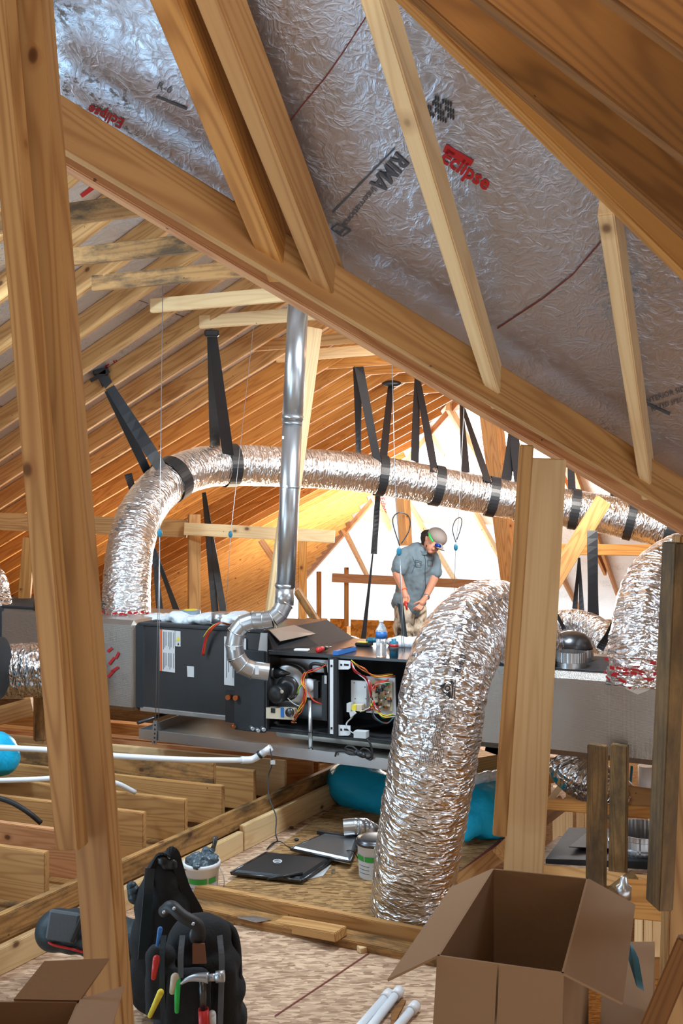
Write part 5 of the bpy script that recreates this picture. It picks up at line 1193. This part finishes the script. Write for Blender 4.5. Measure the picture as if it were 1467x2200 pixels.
def flap(pts, parent, th=.005, mat='cardboard', name='flap'):
    n_ = (pts[1]-pts[0]).cross(pts[2]-pts[1]).normalized()
    q_ = proj(pts[3]); pts = list(pts[:3])+[hit(q_[0], q_[1], pts[0], n_)]
    m = (pts[0]+pts[1])/2; 
    return MB().prism(pts, n_*th).build(name, mat, parent)
flap([BL, FL, rz(832, 2104, .93), rz(968, 1906, .99)], ct)
flap([FR_, BR, rz(1365, 1943, .90), rz(1338, 2155, .86)], ct)
e_ = V((-.02, -.07, 0))
h1 = FL.lerp(FR_, .0); h2 = FL.lerp(FR_, .485); h3 = FL.lerp(FR_, .50); h4 = FR_
fd = V((-.012, -.03, -.13))
flap([h1, h2, h2+fd, h1+fd], ct); flap([h3, h4, h4+fd+V((0, -.004, -.0)), h3+fd+V((0, -.004, 0))], ct)
# printed carton standing behind it
pc = thing('cardboard_carton', 'carton with blue print, mostly hidden under the right flap of the open one', 'box', W(1360, 2150, 2.6))
a, b_, c_, d_ = W(1290, 1990, 2.52), W(1348, 2002, 2.5), W(1392, 2150, 2.35), W(1300, 2200, 2.3)
for p in (a,): pass
A1, A2, A3 = W(1345, 2010, 2.60), W(1398, 2180, 2.2), W(1330, 2180, 2.2)
MB().hexa([V((A3.x-.05, A3.y, 0)), V((A2.x, A2.y, 0)), V((A1.x+.08, A1.y, 0)), V((A1.x-.06, A1.y, 0))], [V((A3.x-.05, A3.y, .62)), V((A2.x, A2.y, .62)), V((A1.x+.08, A1.y, .70)), V((A1.x-.06, A1.y, .70))]).build('carton_body', 'cardboard', pc)
MB().prism([W(1352, 2016, 2.35), W(1372, 2060, 2.3), W(1384, 2130, 2.2), W(1368, 2120, 2.2), W(1350, 2060, 2.3)], (0, .004, 0)).build('blue_print', 'teal', pc)
# left carton in front of the big post
zl = 1.0
def lz(px, py, z_=zl): return floor_pt(px, py, z_)
bl_, br_, fr__, fl_ = lz(-120, 2148), lz(172, 2152), lz(95, 2330), lz(-280, 2330)
cl = thing('cardboard_carton', 'open cardboard carton in the bottom left corner, before the big post', 'box', V((-.75, 1.6, 0)))
for a, b_ in ((bl_, br_), (br_, fr__), (fr__, fl_), (fl_, bl_)): wall(b_, a, .005, 'side_wall', 'cardboard', cl)
MB().hexa([V((p.x, p.y, .0)) for p in (bl_, br_, fr__, fl_)], [V((p.x, p.y, .01)) for p in (bl_, br_, fr__, fl_)]).build('box_bottom', 'cardboard_dark', cl)
flap([lz(30, 2150), br_, W(235, 2062, 1.78), W(96, 2068, 1.84)], cl)
flap([br_, fr__, W(215, 2290, 1.52), W(267, 2123, 1.66)], cl)

# ---------------------------------------------------------------- tool bags
Yb = 3.2
bp = thing('tool_backpack', 'black tool backpack full of tools, standing right of the big post', 'backpack', W(425, 2287, Yb))
b = MB()
for z_, wx, wy in ((.07, .16, .12), (.16, .165, .125), (.26, .16, .12), (.36, .145, .11), (.43, .11, .085)):
    cx_ = W(430, 2100, Yb).x; b.ball(V((cx_, Yb, z_)), (wx, wy, .09), 24, 14)
b.box((W(430, 2100, Yb).x, Yb, .20), (.27, .19, .38), bevel=.03)
remesh(b, 'bag_body', 'fabric_black', bp, .010, 6, None, .006, 9)
for sx, s_ in ((352, -1), (392, -1), (472, 1)):
    MB().ribbon(smooth_path([W(sx, 2010, Yb-.10), W(sx+s_*4, 2060, Yb-.14), W(sx+s_*3, 2130, Yb-.15), W(sx, 2230, Yb-.13)], 5), [V((1, 0, 0))]*16, .018, .006).build('webbing', 'fabric_grey' if sx > 360 else 'fabric_teal', bp)
MB().tube(smooth_path([W(352, 1958, Yb-.08), W(368, 1948, Yb-.12), W(392, 1968, Yb-.14), W(424, 1988, Yb-.14), W(430, 2010, Yb-.12)], 6), .02, 14).build('carry_handle', 'black_rubber', bp)
for (x, y) in ((374, 1952), (415, 1985), (352, 1960)): MB().ball(W(x, y, Yb-.165), .006, 10, 6).build('rivet', 'wire_steel', bp)
MB().prism([W(414, 2026, Yb-.145), W(440, 2026, Yb-.145), W(444, 2068, Yb-.15), W(414, 2068, Yb-.15)], (0, -.008, 0)).build('leather_patch', 'leather', bp)
MB().ball(W(424, 2010, Yb-.13), (.028, .012, .035), 18, 10).build('grip_pad', 'black_plastic', bp)
b = MB(); b.box(W(345, 2110, Yb-.10), (.10, .07, .24), bevel=.02); b.box(W(400, 2150, Yb-.13), (.16, .05, .22), bevel=.02); remesh(b, 'front_pocket', 'fabric_black', bp, .009, 4, None, .005, 12)
MB().tube(smooth_path([W(445, 1975, Yb+.05), W(500, 2000, Yb+.02), W(512, 2090, Yb), W(508, 2180, Yb), (W(524, 2230, Yb))], 6), .014, 10).build('shoulder_strap', 'fabric_black', bp)
hm = thing('claw_hammer', 'claw hammer hanging head-up on the tool backpack', 'hammer', W(437, 2200, Yb-.2))
MB().tube(smooth_path([W(388, 2114, Yb-.2), W(404, 2104, Yb-.2), W(424, 2100, Yb-.2), W(448, 2101, Yb-.2)], 5), [.004+.0009*k for k in range(16)], 12).build('claw', 'wire_steel', hm)
MB().tube([W(446, 2101, Yb-.2), W(466, 2099, Yb-.2)], .012, 16).tube([W(464, 2099, Yb-.2), W(482, 2097, Yb-.2)], .018, 16).build('striking_face', 'wire_steel', hm)
MB().tube([W(435, 2103, Yb-.2), W(437, 2170, Yb-.2)], .012, 12).build('hammer_neck', 'steel_dark', hm); MB().tube([W(437, 2168, Yb-.2), W(440, 2235, Yb-.2)], .018, 12).build('hammer_grip', 'red', hm)
for (x0_, y0_, x1_, y1_, r_, m_, lab) in ((381, 2106, 380, 2172, .011, 'green_bright', 'bright green tool handle in the backpack front'), (345, 2132, 322, 2182, .011, 'yellow', 'yellow plier handle low in the backpack'), (336, 2060, 330, 2100, .012, 'red', 'red tool handle at the left of the backpack'),
                                     (344, 1996, 338, 2030, .008, 'blue', 'blue pen-like tool at the top left of the backpack'), (376, 2100, 370, 2130, .014, 'beige_part', 'beige tape coil in the backpack front'), (455, 2180, 458, 2225, .014, 'label_white', 'white and red tool low in the backpack')):
    MB().capsule(W(x0_, y0_, Yb-.19), W(x1_, y1_, Yb-.19), r_, r_*.7).build('hand_tool', m_, None, lab, 'hand tool')
# tall black bag behind the pack
Yt = 3.5
tb = thing('tool_bag', 'tall black bag with its straps up, behind the tool backpack', 'bag', W(360, 2180, Yt))
b = MB()
for (x, y, rx, rz_) in ((352, 2100, .14, .15), (352, 2020, .13, .15), (350, 1950, .11, .14), (352, 1895, .075, .10)): b.ball(W(x, y, Yt), (rx, .09, rz_), 22, 12)
remesh(b, 'bag_body', 'fabric_black', tb, .010, 4, None, .008, 8)
MB().ribbon(smooth_path([W(330, 1868, Yt-.05), W(348, 1836, Yt-.05), W(372, 1832, Yt-.05), W(382, 1862, Yt-.04), W(398, 1910, Yt-.03), W(425, 1960, Yt), W(432, 1995, Yt)], 5), [V((.8, .4, .3))]*31, .038, .010).build('shoulder_strap', 'fabric_black', tb)
MB().ribbon(smooth_path([W(322, 1866, Yt-.06), W(318, 1920, Yt-.10), W(312, 1990, Yt-.1), W(306, 2060, Yt-.1)], 5), [V((.8, .4, 0))]*16, .035, .008).build('shoulder_strap', 'fabric_teal', tb)
b = MB()
for k in range(9): a_ = k*.8; b.ball(W(358+12*math.cos(a_), 1852+10*math.sin(a_*1.3), Yt-.05), (.022, .018, .012), 10, 8)
remesh(b, 'buckle_bundle', 'black_plastic', tb, .006, 1, None, .006, 40)
MB().capsule(W(291, 1925, Yt), W(283, 1905, Yt), .03, .02).build('side_tab', 'fabric_teal', tb)
# pouch lying at the left
po = thing('tool_pouch', 'black and grey pouch with red piping, left of the big post', 'pouch', W(180, 2050, 3.75))
b = MB()
for (x, y, r_) in ((122, 1998, .085), (160, 2000, .09), (200, 2006, .09), (250, 2016, .09), (290, 2024, .09)): b.ball(W(x, y, 3.75), (r_, .10, r_*.95), 22, 12)
b.box(W(190, 2006, 3.75), (.30, .16, .13), Matrix.Rotation(.12, 3, 'Y'), .03)
remesh(b, 'pouch_body', 'fabric_teal', po, .009, 5)
b = MB(); b.box(W(135, 1990, 3.655), (.12, .02, .12), Matrix.Rotation(.15, 3, 'Y'), .008); b.build('front_panel', 'fabric_grey', po)
MB().box(W(168, 1992, 3.64), (.02, .012, .13), Matrix.Rotation(.4, 3, 'Y'), .004).build('webbing', 'black_plastic', po)
MB().tube(smooth_path([W(97, 2012, 3.68), W(110, 2028, 3.65), W(150, 2038, 3.65), W(205, 2052, 3.66)], 5), .005, 8).build('piping', 'red', po)

# ---------------------------------------------------------------- the man
YM = 8.8
def P(px, py, dy=0.0): return W(px, py, YM+dy)
man = thing('person', 'person in grey work shirt, camouflage trousers and cap, standing bent over a task', 'person', V((P(880, 1300).x, YM, 0)))
b = MB()
hip, ch, uc, nb = P(880, 1300), P(890, 1232, -.04), P(898, 1200, -.07), P(911, 1180, -.11)
# torso, neck, head
b.ball(P(880, 1302), (.15, .12, .12)); b.capsule(hip, ch, .135, .14); b.capsule(ch, uc, .14, .14); b.capsule(P(880, 1195, -.12), P(920, 1196, .0), .085, .08)
b.capsule(nb, P(922, 1172, -.15), .056, .054)
hd_ = P(931, 1163, -.18); tilt = Matrix.Rotation(math.radians(28), 3, 'Y')
b.ball(hd_, (.088, .088, .105), 22, 16, tilt); b.ball(P(928, 1176, -.215), (.055, .06, .062), 18, 12, tilt)
b.capsule(P(933, 1172, -.26), P(931, 1179, -.275), .012, .016)        # nose
b.ball(P(925, 1185, -.235), (.03, .03, .02)); b.ball(P(916, 1158, -.215), (.014, .022, .032))   # chin, ear
b.ball(P(938, 1182, -.24), (.012, .012, .007)); b.ball(P(937, 1184, -.24), (.012, .012, .006))
# arms
def arm(s, e, w_, r):
    b.capsule(s, e, r, r*.82); b.capsule(e, w_, r*.84, r*.56)
arm(P(870, 1192, -.18), P(853, 1233, -.24), P(867, 1268, -.36), .052); arm(P(929, 1200, .0), P(932, 1244, -.08), P(914, 1284, -.24), .050)
# hands
def hand(wr, palm, fingers, thumb):
    b.capsule(wr, palm, .026, .030)
    for f in fingers:
        for a_, c_ in zip(f, f[1:]): b.capsule(a_, c_, .0072, .0066, 8)
    for a_, c_ in zip(thumb, thumb[1:]): b.capsule(a_, c_, .0095, .008, 8)
w1 = P(867, 1268, -.36); pm = P(871, 1281, -.38)
hand(w1, pm, [[P(866.5+3.1*i, 1286, -.39-.004*i), P(866+3.3*i, 1294+(i % 2), -.43), P(867+3.2*i, 1299+(1, 2, 1.6, -1)[i], -.405)] for i in range(4)], [P(877, 1280, -.40), P(879, 1288, -.42), P(877, 1294, -.44)])
w2 = P(914, 1284, -.24); pm2 = P(906, 1295, -.28)
hand(w2, pm2, [[P(900+3.0*i, 1299+1.4*i, -.29), P(893+3.6*i, 1304+2.0*i, -.315), P(887+4.1*i, 1308+(1.6*i if i < 3 else 3), -.30)] for i in range(4)], [P(901, 1292, -.29), P(894, 1295, -.31), P(889, 1298, -.31)])
# legs and feet (inside the trousers and boots)
for (h_, k_, a_) in ((P(868, 1312, -.06), P(866, 1418, -.10), P(866, 1516, -.04)), (P(893, 1312, .05), P(894, 1418, .02), P(894, 1514, .08))):
    b.capsule(h_, k_, .082, .058); b.capsule(k_, a_, .056, .040); b.capsule(a_+V((0, 0, -.02)), V((a_.x+.12, a_.y-.10, .045)), .042, .035)
remesh(b, 'body', 'skin', man, .0048, 2)
# clothing
b = MB()
b.capsule(P(880, 1298), ch, .15, .157); b.capsule(ch, uc, .157, .155); b.capsule(P(876, 1196, -.13), P(923, 1198, .0), .095, .09); b.ball(P(878, 1296), (.165, .135, .10)); b.capsule(P(905, 1185, -.09), P(914, 1180, -.115), .08, .068)
b.capsule(P(868, 1194, -.18), P(857, 1222, -.225), .074, .076); b.capsule(P(930, 1202, .0), P(934, 1228, -.05), .070, .074)
for (x, y, dy, r_) in ((862, 1288, -.05, .085), (893, 1290, -.03, .09), (905, 1270, -.04, .085), (905, 1245, -.06, .095)): b.ball(P(x, y, dy), r_)
sh = remesh(b, 'work_shirt', 'shirt', man, .008, 3, None, .012, 9)
from mathutils.bvhtree import BVHTree
def bvh_surf(o, lift=.003):
    bv = BVHTree.FromPolygons([tuple(v.co) for v in o.data.vertices], [tuple(p.vertices) for p in o.data.polygons])
    def f(px, py):
        d = rdir(px, py).normalized(); h_ = bv.ray_cast(EYE, d)[0]
        return (h_ if h_ is not None else W(px, py, YM-.2))-d*lift
    return f
shs = bvh_surf(sh)
def outline(pts, w_=.45):
    out = []
    for a_, b_ in zip(pts, pts[1:]):
        n_ = max(1, int(math.hypot(b_[0]-a_[0], b_[1]-a_[1])/2.5)); L_ = math.hypot(b_[0]-a_[0], b_[1]-a_[1]); nx, ny = -(b_[1]-a_[1])/L_*w_, (b_[0]-a_[0])/L_*w_
        for k in range(n_):
            p_ = (a_[0]+(b_[0]-a_[0])*k/n_, a_[1]+(b_[1]-a_[1])*k/n_); q_ = (a_[0]+(b_[0]-a_[0])*(k+1)/n_, a_[1]+(b_[1]-a_[1])*(k+1)/n_)
            out.append([(p_[0]-nx, p_[1]-ny), (q_[0]-nx, q_[1]-ny), (q_[0]+nx, q_[1]+ny), (p_[0]+nx, p_[1]+ny)])
    return out
plain('shirt_seam', (.045, .065, .08), .9)
shape_on(outline([(892, 1204), (905, 1206), (904, 1219), (893, 1218), (892, 1204)])+outline([(892, 1208), (905, 1210)]), shs, 'shirt_seam', sh, 'pocket_seam')
shape_on(outline([(919, 1203), (929, 1205), (928, 1217), (919, 1215), (919, 1203)]), shs, 'shirt_seam', sh, 'pocket_seam')
shape_on(outline([(911, 1188), (914, 1205), (913, 1230), (914, 1262), (916, 1280)], .6), shs, 'shirt_seam', sh, 'button_placket')
shape_on(outline([(886, 1196), (892, 1212), (884, 1232)], .4), shs, 'shirt_seam', sh, 'seam')
shape_on([[(897, 1210), (901, 1211), (901, 1213), (897, 1212)]], shs, 'label_white', sh, 'name_patch')
shape_on([[(925, 1212), (930, 1211), (930, 1214), (925, 1215)]], shs, 'red', sh, 'chest_emblem')
MB().ribbon(smooth_path([P(898, 1178, -.16), P(903, 1186, -.20), P(911, 1189, -.22), P(917, 1186, -.225), P(921, 1180, -.20)], 5), [V((.2, -.3, 1))]*21, .030, .006).build('collar', 'shirt', sh)
b = MB()
b.ball(P(880, 1308), (.155, .13, .10))
for (h_, k_, a_) in ((P(868, 1315, -.06), P(866, 1418, -.10), P(866, 1508, -.04)), (P(894, 1315, .05), P(895, 1418, .02), P(895, 1506, .08))): b.capsule(h_, k_, .100, .085); b.capsule(k_, a_, .085, .075)
remesh(b, 'trousers', 'camo', man, .009, 3, None, .012, 8)
MB().prism([P(853, 1296, -.17), P(866, 1299, -.19), P(876, 1376, -.2), P(867, 1378, -.2)], (0, -.006, 0)).build('side_stripe', 'fabric_teal', man)
for dx, dy in ((866, -.06), (895, .06)): 
    a_ = P(dx, 1514, dy); b = MB(); b.capsule(V((a_.x-.02, a_.y+.01, .06)), V((a_.x+.13, a_.y-.11, .045)), .06, .045); b.ball(V((a_.x, a_.y, .12)), (.06, .06, .07)); remesh(b, 'boot', 'leather', man, .01, 2)
# hair, cap, glasses, wrist things
b = MB(); b.ball(P(922, 1158, -.15), (.078, .085, .09), 18, 12); b.ball(P(914, 1150, -.14), (.045, .06, .05)); b.ball(P(919, 1172, -.195), (.03, .05, .04)); remesh(b, 'hair', 'hair', man, .008, 1, None, .01, 30)
cp = MB(); cp.ball(P(939, 1153, -.19), (.10, .105, .082), 26, 14, Matrix.Rotation(math.radians(38), 3, 'Y'))
cp.ball(P(945, 1179, -.265), (.050, .095, .010), 22, 8, Matrix.Rotation(math.radians(25), 3, 'Y')); cp.capsule(P(940, 1174, -.25), P(948, 1176, -.25), .028, .02)
cpo = remesh(cp, 'cap', 'cap', man, .006, 3)
MB().tube(smooth_path([P(922, 1142, -.20), P(923, 1152, -.275), P(930, 1164, -.30)], 5), .009, 8).build('goggle_strap', 'green_bright', cpo)
MB().ball(P(941, 1172, -.305), (.034, .022, .017), 16, 10, Matrix.Rotation(math.radians(18), 3, 'Y')).build('sunglasses', 'lens_blue', cpo)
MB().tube([P(866, 1267, -.35), P(867, 1269.5, -.355)], .036, 20).build('wristband', 'orange', man)
MB().tube([P(916, 1281, -.225), P(915, 1284, -.235)], .034, 20).build('wristwatch', 'galvanized', man)
MB().capsule(P(871, 1294, -.43), P(874, 1309, -.44), .013, .009).build('red_tool', 'red', None, 'red tool gripped in the right hand of the person', 'hand tool')
